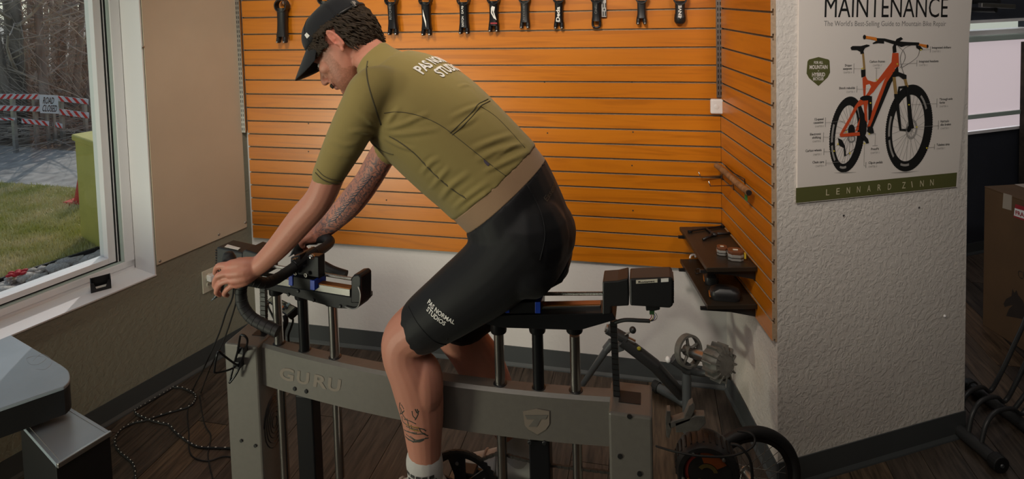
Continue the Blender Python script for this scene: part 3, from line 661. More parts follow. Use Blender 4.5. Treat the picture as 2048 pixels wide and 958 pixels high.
for k, p in enumerate(fP):
    p2 = V(p.x, p.y, 0); f0 = F([549, 604, 664][k], [578, 590, 606][k]); 
    obj('collar', MB().lathe([(.021, 0), (.022, .004), (.022, .03)], V(p.x, p.y, f0.z-.03), (0, 0, 1), 24), M['black_satin'], fb, smooth='auto')
for (x, y) in [(530, 577), (578, 589), (628, 600), (681, 612), (597, 582)]:
    p = F(x, y); obj('bolt', MB().lathe([(.005, 0), (.005, .003), (.003, .004)], p, fn_, 10), M['black'], fb)
# motor and belt housing
mo = obj('motor', fslab([(433, 494), (484, 506), (484, 549), (433, 541)], .062, .010), M['black'], fb, bevel=.004)
fi = MB()
for k in range(7): fi.add(*(lambda m: (m.v, m.f))(fslab([(430.5, 499+k*5.2), (433.2, 499.6+k*5.2), (433.2, 502.4+k*5.2), (430.5, 501.8+k*5.2)], .050, .003)))
obj('fin', fi, M['black_satin'], mo)['kind'] = 'stuff'
obj('belt_housing', fslab([(484, 503), (490, 500), (516, 508), (520, 520), (520, 556), (484, 549)], .070, .014), M['black'], fb, bevel=.004)
top_z = F(460, 500, .010).z
lp = [atz(x, y, top_z+.002) for x, y in [(449, 494), (455, 489), (481, 496), (476, 500)]]
lb = obj('motor_label', MB().prism(lp, (0, 0, .0006)), M['print_white'], mo)
# carriage block with blue end caps and the stem tower
cb = obj('carriage', fslab([(580, 552), (627, 559), (627, 583), (580, 575)], .040, .006), M['black_satin'], fb, bevel=.002)
for q in ([(577, 551), (585, 552.5), (585, 572), (577, 570.5)], [(620, 560), (629, 561.5), (629, 581), (620, 579.5)]): obj('blue_cap', fslab(q, .046, .009), M['blue'], cb, bevel=.001)
obj('stem_tower', fslab([(580, 552), (581, 515), (600, 509), (603, 530), (612, 532), (614, 512), (637, 513), (638, 558)], .026, -.006), M['black_satin'], fb, bevel=.003)
hC = at(612, 517, -1.30)
bolt = F(626, 512, .0); obj('clamp_bolt', MB().ell(bolt+V(0, -.006, .0), (.0085, .0085, .0085), 14, 8), M['steel'], fb, smooth=True)
for (x, y) in [(593, 545), (614, 549)]: p = F(x, y, .001); obj('bolt', MB().lathe([(.006, 0), (.006, .006), (.004, .006), (.004, .003)], p, fn_, 12), M['steel'], fb)
# handlebar
near = [(612, 517, -1.30), (580, 540, -1.345), (552, 558, -1.385), (530, 566, -1.42), (508, 562, -1.445), (490, 562, -1.455), (482, 580, -1.455), (486, 611, -1.455), (503, 635, -1.455), (528, 650, -1.455), (556, 663, -1.455)]
farp = [(612, 517, -1.30), (634, 504, -1.255), (652, 493, -1.20), (660, 483, -1.165), (650, 476.5, -1.14), (630, 478, -1.13), (612, 482, -1.125), (599, 491, -1.12), (597, 504, -1.12), (611, 517, -1.12), (640, 528, -1.12), (665, 541, -1.12), (692, 550, -1.12)]
np_ = spline([at(*q) for q in near], 7); fp_ = spline([at(*q) for q in farp], 7)
hb = obj('handlebar', MB().tube(list(reversed(np_))+fp_[1:], .0152, 14), M['black_rubber'], fb, smooth='auto')
tp = MB()
for k in range(10, len(np_)-2, 3): tp.tube([np_[k], np_[k].lerp(np_[k+1], .35)], [.0160, .0156], 14)
obj('bar_tape', tp, M['black_rubber'], hb, smooth=True)
obj('bar_clamp', MB().tube([at(590, 533, -1.33), at(612, 517, -1.30), at(630, 507, -1.265)], .0215, 16), M['black_satin'], fb, bevel=.002)
M['gold'] = mat('tan_print', (.45, .25, .10), .5)
for txt, x0, y0, x1, y1 in [('55', 590, 519, 597, 515), ('55', 621, 500, 630, 494)]:
    pa, pb = at(x0, y0, -1.36 if x0 < 600 else -1.28), at(x1, y1, -1.345 if x0 < 600 else -1.265); obj('bar_marking', text_mesh(txt, pa, pb, .011, V(-.1, -.6, .8)), M['gold'], hb)
LEVM = mat('lever_blue_grey', (.10, .12, .13), .35, .5)
def hood(pts, rad, lever, nm):
    h = obj(nm, MB().tube(spline([at(*p) for p in pts], 6), [pxr(at(*pts[0]), r) for r in np.interp(np.linspace(0, 1, (len(pts)-1)*6+1), np.linspace(0, 1, len(rad)), rad)], 14), M['black_rubber'], fb, smooth=True)
    lv = MB(); pp = spline([at(*p) for p in lever], 5); lv.rings([[c+V(w*math.cos(q), 1.5*w*math.sin(q), .4*w*math.cos(q)) for q in np.linspace(0, 2*math.pi, 10, endpoint=False)] for c, w in zip(pp, [.0075]*(len(pp)-6)+[.0085, .0090, .0088, .008, .006, .003])]); obj('brake_lever', lv, LEVM, fb, smooth=True); return h
hood([(500, 560, -1.45), (478, 549, -1.46), (463, 532, -1.462), (458, 517, -1.462), (457, 505, -1.462)], [11, 13, 13, 13.5, 8], [(452, 535, -1.462), (446, 560, -1.462), (440, 582, -1.462), (433, 593, -1.462), (427, 599, -1.462)], 'brake_hood')
hood([(634, 480, -1.125), (615, 478, -1.125), (600, 474, -1.125), (592, 466, -1.125), (590, 459, -1.125)], [9, 11, 11, 10, 7], [(596, 484, -1.125), (590, 497, -1.125), (585, 508, -1.125), (581, 511, -1.125)], 'brake_hood')
# drag chains
def chain(px, Y, r=.009):
    pts = [at(x, y, Y) for x, y in px]; a, b2 = pts[0], pts[-1]; n = int((b2-a).length/.014); m = MB()
    for k in range(n):
        q = a.lerp(b2, (k+.5)/n); m.box((q.x-r, q.y-r*.8, q.z-.0062), (q.x+r, q.y+r*.8, q.z+.0062))
    return m
obj('drag_chain', chain([(527, 565), (529, 690)], -1.24), M['black'], fb)
obj('drag_chain', chain([(1227, 640), (1234, 800)], -1.335, .0085), M['black'], fb)
# ---- rear carriage
RY = -1.372+.0
def rslab(px, thick, Y=-1.375): return pslab(MB(), px, (0, Y, 0), (0, -1, 0), thick)
obj('rail_plate', rslab([(960, 632), (1225, 626), (1232, 640), (1205, 648), (1160, 661), (1005, 656), (960, 646)], .068), M['black_satin'], fb, bevel=.002)
obj('linear_rail', rslab([(960, 615), (1201, 611), (1201, 625), (960, 630)], .022, -1.352), M['steel'], fb, bevel=.0015)
obj('rail_top', rslab([(1082, 610.5), (1200, 608.5), (1200, 611), (1082, 613)], .02, -1.351), M['rail_reflection'], fb)
a0, c_ = at(1040, 588, -1.335), at(1206, 587, -1.335); L_ = (c_-a0).length
obj('lead_screw', MB().lathe([(.0042+.0012*(k % 2), L_*k/120) for k in range(121)], a0, (c_-a0), 10), M['zinc'], fb)
cb = obj('carriage', rslab([(1012, 606), (1082, 604), (1082, 626), (1012, 628)], .06, -1.382), M['black_satin'], fb, bevel=.002)
for q in ([(1010, 606), (1019, 605.7), (1019, 626), (1010, 626.5)], [(1070, 604.5), (1081, 604), (1081, 627), (1070, 627)]): obj('blue_cap', rslab(q, .064, -1.384), M['blue'], cb, bevel=.001)
obj('saddle_clamp', rslab([(1025, 606), (1030, 560), (1075, 556), (1082, 575), (1082, 604)], .045, -1.365), M['black_satin'], fb, bevel=.004)
gb = obj('gearbox', rslab([(1205, 564), (1235, 562), (1256, 557), (1258, 612), (1222, 614), (1222, 628), (1205, 630)], .065, -1.378), M['black'], fb, bevel=.003)
mo = obj('motor', rslab([(1259, 558), (1343, 555), (1346, 560), (1346, 612), (1340, 617), (1260, 612)], .062, -1.380), M['black'], fb, bevel=.004)
fi = MB()
for k in range(9): fi.add(*(lambda m: (m.v, m.f))(rslab([(1345.5, 562+k*5.2), (1348, 562+k*5.2), (1348, 564.6+k*5.2), (1345.5, 564.6+k*5.2)], .05, -1.375)))
obj('fin', fi, M['black_satin'], mo)['kind'] = 'stuff'
obj('motor_label', rslab([(1272, 560.5), (1315, 558), (1315, 565), (1272, 567.5)], .0012, -1.3815), M['cream'], mo)
pa, pb = at(1277, 566.3, -1.3820), at(1310, 564.3, -1.3820); obj('motor_lettering', text_mesh('Rotatec', pa, pb, .005, (0, -1, 0), .02), M['print_dark'], mo)
obj('barcode_label', rslab([(1322, 557.5), (1337, 556.5), (1337, 563.5), (1322, 564.5)], .0012, -1.3815), M['print_white'], mo)
obj('connector', rslab([(1291, 611), (1320, 611), (1320, 620), (1311, 622), (1292, 622)], .04, -1.37), M['black'], fb, bevel=.002)
obj('green_connector', rslab([(1299, 622), (1309, 621.5), (1309, 629), (1299, 629)], .015, -1.36), mat('green_plastic', (.03, .09, .03), .5), fb)
for k, (cx, c) in enumerate([(1300, (.3, .02, .02)), (1304, (.35, .28, .03)), (1307, (.03, .06, .3)), (1311, (.5, .5, .48))]):
    obj('wire', MB().tube(spline([at(cx, 626, -1.353), at(cx+3, 633, -1.356+.003*k), at(cx-1, 640, -1.353+.003*k), at(1296, 643, -1.352)], 5), .0011, 6), mat('wire_colour', c, .4), fb, smooth=True)
obj('cable', MB().tube(spline([at(1300, 642, -1.352), at(1280, 641, -1.352), at(1250, 640, -1.352), at(1230, 645, -1.345)], 6), .0048, 10), M['black_rubber'], fb, smooth=True)
for k, p in enumerate(rP): obj('collar', MB().lathe([(.021, 0), (.022, .004), (.022, .03)], V(p.x, p.y, at([993, 1073, 1150][k], 662, p.y).z-.0), (0, 0, 1), 24), M['black_satin'], fb, smooth='auto')
# saddle
sdl = []
for (x, y, w, h) in [(930, 545, .020, 6), (960, 545, .022, 8), (1000, 547, .030, 10), (1040, 549, .048, 12), (1080, 549, .066, 15), (1110, 546, .074, 18), (1130, 536, .072, 17), (1140, 522, .055, 10)]:
    c = at(x, y, -1.30); hh = pxr(c, h); sdl.append([c+V(0, math.cos(a)*w, math.sin(a)*hh*(1 if math.sin(a) > 0 else .8)) for a in np.linspace(0, 2*math.pi, 20, endpoint=False)])
obj('saddle', MB().rings(sdl), M['black_rubber'], fb, smooth=True)
# chainring, crank, chain
cc = at(926, 975, -1.335); R1 = .104
cr = MB(); pr = [(R1-.016, -.0016), (R1-.001, -.0016), (R1-.001, .0016), (R1-.016, .0016)]
nseg = 96; rsx = []
for k in range(nseg):
    a = 2*math.pi*k/nseg; rr = R1+(.0035 if k % 2 else -.001); d = V(math.cos(a), 0, math.sin(a)); rsx.append([cc+d*(R1-.018)+V(0, -.0018, 0), cc+d*rr+V(0, -.0018, 0), cc+d*rr+V(0, .0018, 0), cc+d*(R1-.018)+V(0, .0018, 0)])
cr.rings(rsx+[rsx[0]], cap=False)
chr_ = obj('chainring', cr, M['black_satin'], fb)
sp = MB()
for k in range(5):
    a = 2*math.pi*k/5+.5; d = V(math.cos(a), 0, math.sin(a)); e = V(-d.z, 0, d.x); sp.prism([cc+d*.018+e*.013+V(0, -.003, 0), cc+d*.09+e*.026+V(0, -.002, 0), cc+d*.09-e*.026+V(0, -.002, 0), cc+d*.018-e*.013+V(0, -.003, 0)], (0, .005, 0))
sp.lathe([(.024, 0), (.024, .012)], cc+V(0, .006, 0), (0, -1, 0), 20); obj('spider', sp, M['black_satin'], chr_)
for k in range(5): a = 2*math.pi*k/5+.5; d = V(math.cos(a), 0, math.sin(a)); obj('chainring_bolt', MB().cyl(cc+d*.072+V(0, -.003, 0), cc+d*.072+V(0, -.006, 0), .005, 10), M['zinc'], chr_)
cpath = [cc+V(math.cos(a)*R1, 0, math.sin(a)*R1) for a in np.linspace(2.3, .95, 22)]+[at(x, y, -1.335) for x, y in [(1000, 905), (1040, 917), (1080, 927), (1130, 934), (1180, 940), (1222, 945), (1260, 950), (1300, 956)]]
cl = MB(); acc = [cpath[0]]
for i in range(1, len(cpath)):
    L_ = (cpath[i]-acc[-1]).length
    while L_ > .0095: acc.append(acc[-1].lerp(cpath[i], .0095/L_)); L_ = (cpath[i]-acc[-1]).length
for i in range(len(acc)-1):
    t = (acc[i+1]-acc[i]).normalized(); nrm = V(-t.z, 0, t.x); w_ = .0045 if i % 2 else .0028
    cl.obox(acc[i].lerp(acc[i+1], .5), t*.0062, V(0, w_*.75, 0), nrm*.0036)
k_ = obj('drive_chain', cl, mat('dark_chain', (.05, .045, .04), .6, .5), fb); k_['kind'] = 'stuff'
arm_end = at(842, 985, -1.39); obj('crank_arm', MB().tube([cc+V(0, -.014, 0), cc.lerp(arm_end, .5)+V(0, -.02, 0), V(arm_end.x, -1.372, arm_end.z)], [.017, .012, .013], 10), M['black_satin'], fb, smooth=True)
obj('pedal', MB().box((arm_end.x-.045, -1.455, arm_end.z-.012), (arm_end.x+.045, -1.38, arm_end.z+.008)), M['black_satin'], fb, bevel=.004)
a2 = at(1036, 950, -1.21); obj('crank_arm', MB().tube([cc+V(0, .06, 0), V(a2.x, -1.265, a2.z)], [.017, .013], 10), M['black_satin'], fb, smooth=True)
obj('axle', MB().cyl(cc+V(0, -.01, 0), cc+V(0, .065, 0), .012, 14), M['steel'], fb)
obj('pedal', MB().box((a2.x-.045, -1.26, a2.z-.012), (a2.x+.045, -1.18, a2.z+.006)), M['black_satin'], fb, bevel=.004)
obj('drive_housing', MB().box((cc.x-.03, cc.y+.012, .0), (cc.x+.03, cc.y+.055, cc.z+.03)), M['black_satin'], fb, bevel=.004)
# bottle cage on the front column
bc = MB(); Yc = -1.335
bc.tube(spline([at(x, y, Y) for x, y, Y in [(459, 766, -1.345), (470, 752, -1.34), (479, 735, -1.335), (488, 708, -1.345), (495, 684, -1.365), (491, 673, -1.37), (482, 670, -1.37), (479, 680, -1.36), (476, 700, -1.345), (470, 722, -1.335), (464, 745, -1.34), (459, 766, -1.345)]], 5), .0032, 8)
bc.tube(spline([at(x, y, Y) for x, y, Y in [(478, 733, -1.335), (462, 722, -1.37), (445, 709, -1.40), (437, 703, -1.41), (433, 715, -1.415), (429, 740, -1.41), (431, 745, -1.405), (446, 743, -1.38), (462, 738, -1.345), (472, 732, -1.335)]], 5), .0030, 8)
cg = obj('bottle_cage', bc, M['black_satin'], fb, smooth=True)
for x, y in [(484, 699), (476, 728)]: p = at(x, y, -1.33); obj('cage_mount', MB().box((p.x-.013, -1.338, p.z-.011), (p.x+.011, -1.316, p.z+.011)), M['black'], cg, bevel=.003)
# controller hung behind the front posts
ck = thing('keypad_controller', 'handheld keypad controller hanging behind the front posts', 'controller', at(565, 640, -1.17))
kn = V(-.12, -.62, .78).normalized(); kp = at(563, 612, -1.17)
def K(x, y, off=0): return Vector(onplane(x, y, kp+kn*off, kn))
obj('body', MB().prism([K(x, y) for x, y in [(533, 601), (545, 590), (594, 614), (574, 632)]], -kn*.032), M['black'], ck, bevel=.003)
obj('face_plate', MB().prism([K(x, y, .0006) for x, y in [(536, 601), (545, 593), (590, 614.5), (574, 629)]], kn*.0008), mat('beige_keypad', (.30, .29, .22), .5), ck)
obj('display', MB().prism([K(x, y, .0016) for x, y in [(548, 599), (558, 600), (566, 607), (559, 611)]], kn*.0008), mat('dark_display', (.12, .05, .03), .2), ck)
for k, (x, y, c) in enumerate([(569, 608, 0), (575, 611, 2), (571, 613, 0), (565, 614, 1), (567, 618, 0), (578, 608, 2), (573, 616, 0)]):
    q = K(x, y, .002); ex_ = (K(594, 614)-K(545, 590)).normalized(); obj('key', MB().obox(q, ex_*.0046, kn.cross(ex_)*.0032, kn*.0012), [M['black'], mat('orange_key', (.5, .12, .02), .5), mat('pale_blue_key', (.25, .33, .36), .5)][c], ck)
cd_ = MB(); cd_.tube(spline([K(580, 628, -.03), at(586, 640, -1.17), at(582, 655, -1.17), at(577, 670, -1.17), at(578, 690, -1.17), at(579, 720, -1.17)], 6), .0035, 8)
cd_.tube(spline([K(570, 630, -.03), at(572, 645, -1.17), at(566, 662, -1.16), at(566, 690, -1.16), at(567, 720, -1.16)], 6), .008, 8)
obj('cord', cd_, M['black_rubber'], ck, smooth=True)
hk = MB().tube(spline([K(541, 604, -.030), at(536, 612, -1.18), V(.99, -1.188, at(533, 640, -1.18).z), V(.985, -1.19, .85)], 6), .0035, 8); obj('mount_arm', hk, M['black'], ck, smooth=True)
# ------------------------------------------------------------------ the cyclist
def ring_tube(mb, st, seg=20, sub=5):
    """st: list of (centre, half width along w, half thickness along t, w-dir, t-dir)"""
    C = [s[0] for s in st]; n = len(st); out = []
    A = spline([V(s[1], s[2], 0) for s in st], sub); Cs = spline(C, sub); Ws = spline([s[3] for s in st], sub); Ts = spline([s[4] for s in st], sub)
    for c, a, w, t in zip(Cs, A, Ws, Ts):
        w = w.normalized(); t = (t-w*t.dot(w)).normalized(); out.append([c+w*(math.cos(k)*a.x)+t*(math.sin(k)*a.y) for k in np.linspace(0, 2*math.pi, seg, endpoint=False)])
    return mb.rings(out)
def limb(mb, pts, seg=16, sub=6, grow=0.0, scale=1.0):      # pts: (px, py, Y, r px)
    P = [at(p[0], p[1], p[2]) for p in pts]; R = [pxr(q, p[3])*scale+grow for q, p in zip(P, pts)]
    Ps = spline(P, sub); Rs = [v.x for v in spline([V(r, 0, 0) for r in R], sub)]
    mb.tube(Ps, Rs, seg); mb.ell(P[0], [R[0]]*3, 14, 8); mb.ell(P[-1], [R[-1]]*3, 14, 8); return mb
YC = -1.31
# torso stations: (back pixel, belly pixel, half width)
TS = [((768, 100), (722, 150), .075), ((805, 103), (735, 205), .155), ((850, 113), (752, 245), .178), ((900, 140), (775, 285), .185), ((950, 178), (806, 322), .178), ((1005, 232), (852, 368), .166), ((1042, 270), (890, 402), .158), ((1068, 298), (917, 427), .158), ((1086, 326), (942, 449), .163), ((1108, 372), (958, 490), .172), ((1128, 420), (985, 540), .176), ((1143, 470), (1030, 560), .168), ((1140, 510), (1075, 565), .14)]
def torso(mb, i0, i1, g=0.0):
    st = []
    for (bk, fr, w) in TS[i0:i1+1]:
        b_, f_ = at(bk[0], bk[1], YC), at(fr[0], fr[1], YC); t = (b_-f_); st.append(((b_+f_)/2, w+g, t.length/2+g, V(0, 1, 0), t.normalized()))
    return ring_tube(mb, st, 28, 5)
ARM_N = [(748, 175, -1.475, 40), (708, 248, -1.495, 36), (662, 345, -1.50, 30), (640, 395, -1.50, 29), (602, 440, -1.49, 28.5), (560, 490, -1.478, 24), (528, 522, -1.468, 20), (510, 535, -1.465, 19)]
ARM_F = [(850, 195, -1.14, 38), (795, 262, -1.115, 30), (765, 310, -1.11, 27), (735, 362, -1.11, 26), (702, 405, -1.11, 26.5), (668, 440, -1.115, 22), (645, 461, -1.12, 18), (632, 468, -1.12, 16.5)]
LEG_N = [(1060, 470, -1.395, 82), (990, 545, -1.41, 72), (915, 600, -1.42, 62), (858, 640, -1.425, 53), (815, 672, -1.425, 48), (810, 705, -1.425, 46), (826, 745, -1.42, 48.5), (838, 785, -1.415, 48.5), (845, 830, -1.415, 43), (848, 880, -1.415, 36), (851, 925, -1.415, 31), (850, 955, -1.415, 31)]
LEG_F = [(1062, 490, -1.225, 78), (990, 570, -1.22, 66), (935, 625, -1.215, 52), (915, 655, -1.21, 46), (935, 688, -1.21, 45), (962, 730, -1.21, 46), (985, 780, -1.21, 43), (1006, 830, -1.21, 34), (1024, 875, -1.21, 29), (1034, 900, -1.21, 28)]
hd = at(682, 84, -1.275)
HF = V(-.785, -.06, -.61).normalized(); HU = V(-.58, -.03, .80); HU = (HU-HF*HU.dot(HF)).normalized(); HL = HU.cross(HF).normalized()   # forward, up, his left
RH = Matrix((HF, HL, HU)).transposed()
HS = 1.0
def H(x, y, z): return hd+(HF*x+HL*y+HU*z)*HS
def hell(mb, c, r, seg=20, rings=12, rot=None): return mb.ell(H(*c), [q*HS for q in r], seg, rings, RH if rot is None else RH @ rot)
body = MB()
torso(body, 1, 12, -.022)
slim = lambda L, n, k: [(a, b, c, r*k) if i < n else (a, b, c, r) for i, (a, b, c, r) in enumerate(L)]
limb(body, slim(ARM_N, 2, .80)); limb(body, slim(ARM_F, 2, .80)); limb(body, slim(LEG_N, 3, .80), 20, scale=.985); limb(body, slim(LEG_F, 3, .80), 20, scale=.985)
# knee caps and calves
body.ell(at(800, 676, -1.425), (.042, .042, .046)); body.ell(at(905, 650, -1.21), (.042, .042, .046)); body.ell(at(852, 770, -1.425), (.045, .048, .085)); body.ell(at(985, 745, -1.205), (.04, .045, .08))
# neck and head
ring_tube(body, [(at(762, 140, YC), .056, .048, V(0, 1, 0), HF), (at(742, 112, YC), .054, .050, V(0, 1, 0), HF), (H(-.035, 0, -.055), .054, .054, HL, HF), (H(-.02, 0, -.02), .056, .060, HL, HF)], 20, 4)
HR = []
for z, xf, xb, w in [(-.129, .070, .035, .020), (-.122, .081, .012, .033), (-.108, .085, -.004, .046), (-.092, .088, -.018, .055), (-.072, .089, -.036, .061), (-.050, .090, -.058, .066), (-.025, .088, -.082, .070), (.0, .094, -.096, .073), (.03, .093, -.104, .076), (.06, .085, -.103, .074), (.085, .064, -.085, .062), (.103, .026, -.05, .036), (.108, .0, -.02, .012)]:
    cx = xb+(xf-xb)*.42; ring = []
    for k in range(40):
        a = 2*math.pi*k/40; ca, sa = math.cos(a), math.sin(a); e = .84 if ca > 0 else 1.0
        ring.append(H(cx+(xf-cx if ca > 0 else cx-xb)*math.copysign(abs(ca)**e, ca), w*math.copysign(abs(sa)**.92, sa), z))
    HR.append(ring)
body.rings(HR)
hell(body, (-.045, 0, -.055), (.052, .054, .055)); hell(body, (.081, 0, .003), (.015, .046, .011)); hell(body, (.074, 0, -.117), (.017, .022, .015))
body.tube([H(.090, 0, -.006), H(.099, 0, -.030), H(.113, 0, -.057)], [.0080, .0088, .0112], 12); hell(body, (.112, 0, -.060), (.0120, .0110, .0100)); hell(body, (.088, 0, -.034), (.014, .017, .032))
for s in (1, -1):
    hell(body, (.101, .0125*s, -.064), (.0110, .0072, .0078)); hell(body, (.058, .046*s, -.036), (.026, .016, .020))
    er = Matrix.Rotation(.18, 3, 'Y') @ Matrix.Rotation(-.16*s, 3, 'Z')
    hell(body, (-.027, .079*s, -.003), (.0110, .0050, .033), 18, 12, er); hell(body, (-.023, .074*s, -.006), (.008, .010, .022), 14, 8)
    eq = [(H(.010, .082*s, .004), er, q) for q in np.linspace(-.6, 4.1, 16)]
    body.tube([H(*(V(-.027, .0815*s, -.003)+er @ V(-.0112*math.cos(q), .002*s, .033*math.sin(q)))) for q in np.linspace(-1.1, 3.4, 16)], .0036, 8)
    hell(body, (-.021, .077*s, -.035), (.007, .005, .009), 12, 8)
hell(body, (.092, 0, -.085), (.012, .023, .0060)); hell(body, (.089, 0, -.096), (.011, .019, .0065)); hell(body, (.088, 0, -.076), (.012, .024, .010))
# hands: palm, four curled fingers and a thumb each
def hand(mb, palm, fingers, thumb):
    for pl_ in palm: limb(mb, pl_, 12, 4)
    for f_ in fingers+[thumb]:
        P = [at(x, y, Y) for x, y, Y, r in f_]; Ps = spline(P, 4); Rs = [v.x for v in spline([V(r, 0, 0) for *_, r in f_], 4)]
        mb.tube(Ps, Rs, 10); mb.ell(P[-1], [f_[-1][3]]*3, 10, 6); mb.ell(P[0], [f_[0][3]]*3, 10, 6)
        for q in (1, 2): 
            if q < len(P)-1: mb.ell(P[q], [f_[q][3]*1.1]*3, 10, 6)
hand(body, [[(512, 532, -1.468, 17), (490, 527, -1.485, 13), (462, 531, -1.49, 11.5)], [(512, 537, -1.468, 16), (488, 542, -1.492, 13), (462, 546, -1.497, 11)], [(510, 541, -1.468, 15), (490, 553, -1.49, 12), (468, 559, -1.495, 10.5)], [(508, 545, -1.466, 13), (492, 560, -1.484, 11), (474, 567, -1.488, 10)]],
     [[(458, 530, -1.492, .0099), (437, 532, -1.492, .0084), (431, 545, -1.478, .0075), (440, 553, -1.462, .0068)],
      [(457, 545, -1.500, .0099), (436, 552, -1.502, .0085), (429, 570, -1.490, .0075), (438, 577, -1.474, .0068)],
      [(463, 559, -1.498, .0095), (442, 566, -1.500, .0082), (433, 584, -1.490, .0073), (440, 590, -1.476, .0067)],
      [(470, 567, -1.490, .0088), (455, 578, -1.492, .0077), (449, 588, -1.484, .0070), (455, 591, -1.474, .0063)]],
     [(500, 528, -1.455, .0113), (480, 522, -1.437, .0100), (464, 525, -1.428, .0088), (455, 538, -1.430, .0075)])
hand(body, [[(634, 465, -1.12, 15), (616, 465, -1.125, 12), (602, 468, -1.13, 10)], [(634, 472, -1.13, 13), (618, 476, -1.145, 11), (604, 480, -1.147, 9)]],
     [[(603, 466, -1.108, .0105), (590, 470, -1.10, .0092), (587, 482, -1.105, .0085), (594, 488, -1.115, .0078)],
      [(603, 473, -1.10, .0105), (592, 480, -1.095, .0092), (592, 492, -1.10, .0085), (599, 495, -1.11, .0078)],
      [(607, 480, -1.10, .0100), (600, 488, -1.095, .0090), (602, 497, -1.10, .0082), (608, 498, -1.11, .0076)],
      [(612, 484, -1.105, .0092), (607, 492, -1.10, .0085), (609, 499, -1.105, .0078), (613, 499, -1.112, .0072)]],
     [(622, 472, -1.150, .0120), (610, 478, -1.158, .0105), (603, 486, -1.155, .0092), (606, 493, -1.148, .0082)])
bme = remeshed(body, 'body', .0034, 3)
# eye sockets, ear hollows, jaw line: gentle local dents
def lobe(c, r, depth_, dirv, me):
    c = Vector(c); d = Vector(dirv)
    for v in me.vertices:
        q = (v.co-c).length
        if q < r*2.2: v.co += d*depth_*math.exp(-(q/r)**2)
for s in (1, -1):
    lobe(H(.086, .031*s, -.022), .015, .009, -HF, bme); lobe(H(-.022, .086*s, -.008), .0055, .0060, -HL*s, bme); lobe(H(-.026, .086*s, .010), .005, .003, -HL*s, bme)
lobe(H(.102, .013, -.070), .004, .004, -HF+HU, bme)
M['skin'] = bpy.data.materials.new('skin'); M['skin'].use_nodes = True
_n = M['skin'].node_tree.nodes; _l = M['skin'].node_tree.links; _b = _n['Principled BSDF']
_a = _n.new('ShaderNodeVertexColor'); _a.layer_name = 'tone'; _t = _n.new('ShaderNodeAttribute'); _t.attribute_name = 'ink'
_tc = _n.new('ShaderNodeTexCoord'); _nz = _n.new('ShaderNodeTexNoise'); _nz.inputs['Scale'].default_value = 55; _nz.inputs['Detail'].default_value = 3; _nz.inputs['Distortion'].default_value = 2.5; _l.new(_tc.outputs['Object'], _nz.inputs['Vector'])
_r = _n.new('ShaderNodeValToRGB'); _r.color_ramp.elements[0].position = .44; _r.color_ramp.elements[1].position = .60; _l.new(_nz.outputs['Fac'], _r.inputs['Fac'])
_m = _n.new('ShaderNodeMath'); _m.operation = 'MULTIPLY'; _l.new(_r.outputs['Color'], _m.inputs[0]); _l.new(_t.outputs['Fac'], _m.inputs[1])
_x = _n.new('ShaderNodeMix'); _x.data_type = 'RGBA'; _l.new(_m.outputs[0], _x.inputs[0]); _l.new(_a.outputs['Color'], _x.inputs[6]); _x.inputs[7].default_value = (.085, .095, .115, 1)
_nf = _n.new('ShaderNodeTexNoise'); _nf.inputs['Scale'].default_value = 300; _l.new(_tc.outputs['Object'], _nf.inputs['Vector']); _bp = _n.new('ShaderNodeBump'); _bp.inputs['Strength'].default_value = .12; _bp.inputs['Distance'].default_value = .002; _l.new(_nf.outputs['Fac'], _bp.inputs['Height']); _l.new(_bp.outputs[0], _b.inputs['Normal'])
_l.new(_x.outputs[2], _b.inputs['Base Color']); _b.inputs['Roughness'].default_value = .52; _b.inputs['Subsurface Weight'].default_value = .12; _b.inputs['Subsurface Radius'].default_value = (.02, .008, .004); _b.inputs['Subsurface Scale'].default_value = .3
at_ = bme.color_attributes.new('tone', 'FLOAT_COLOR', 'POINT'); ink = bme.attributes.new('ink', 'FLOAT', 'POINT')
co = np.array([v.co[:] for v in bme.vertices]); tone = np.tile(np.array([.53, .228, .158, 1.0]), (len(co), 1)); inkv = np.zeros(len(co))
def blend(c, r, col, k):
    d = np.linalg.norm(co-np.array(c), axis=1); w_ = np.clip(1-(d/r)**2, 0, 1)[:, None]*k; tone[:, :3] = tone[:, :3]*(1-w_)+np.array(col)*w_
def seg_mask(a, b2, r):
    a = np.array(a); b2 = np.array(b2); ab = b2-a; t = np.clip(((co-a) @ ab)/(ab @ ab), 0, 1); return np.clip(1.5*(1-np.linalg.norm(co-(a+t[:, None]*ab), axis=1)/r), 0, 1)
for (x, y, Y) in [(452, 531, -1.505), (449, 547, -1.515), (458, 562, -1.51), (466, 572, -1.505), (433, 548, -1.50), (437, 570, -1.50)]: blend(at(x, y, Y), .018, (.55, .20, .14), .75)
blend(H(-.027, .084, -.003), .038, (.62, .17, .11), .75); blend(H(.112, 0, -.06), .02, (.55, .22, .15), .6); blend(H(.06, .05, -.035), .035, (.54, .25, .17), .4); blend(at(640, 400, -1.53), .05, (.50, .22, .15), .5)
loc = (co-np.array(hd)) @ np.array([HF, HL, HU]).T
near_head = (np.abs(loc[:, 1]) < .085) & (loc[:, 0] > -.02) & (loc[:, 0] < .13)
jaw = near_head & (loc[:, 2] < -.052-.55*np.clip(loc[:, 0]-.055, -.2, 0)*-1+.0) & (loc[:, 2] > -.15) & (loc[:, 2] < -.045) & ~((loc[:, 0] > .084) & (loc[:, 2] > -.102) & (loc[:, 2] < -.078))
jaw &= (loc[:, 0] < .098) & ((loc[:, 2] < -.072) | (loc[:, 0] < .062))
side = near_head & (loc[:, 0] > .018) & (loc[:, 0] < .050) & (loc[:, 2] < .0) & (loc[:, 2] > -.13) & (np.abs(loc[:, 1]) > .04)
rg = np.random.default_rng(5)
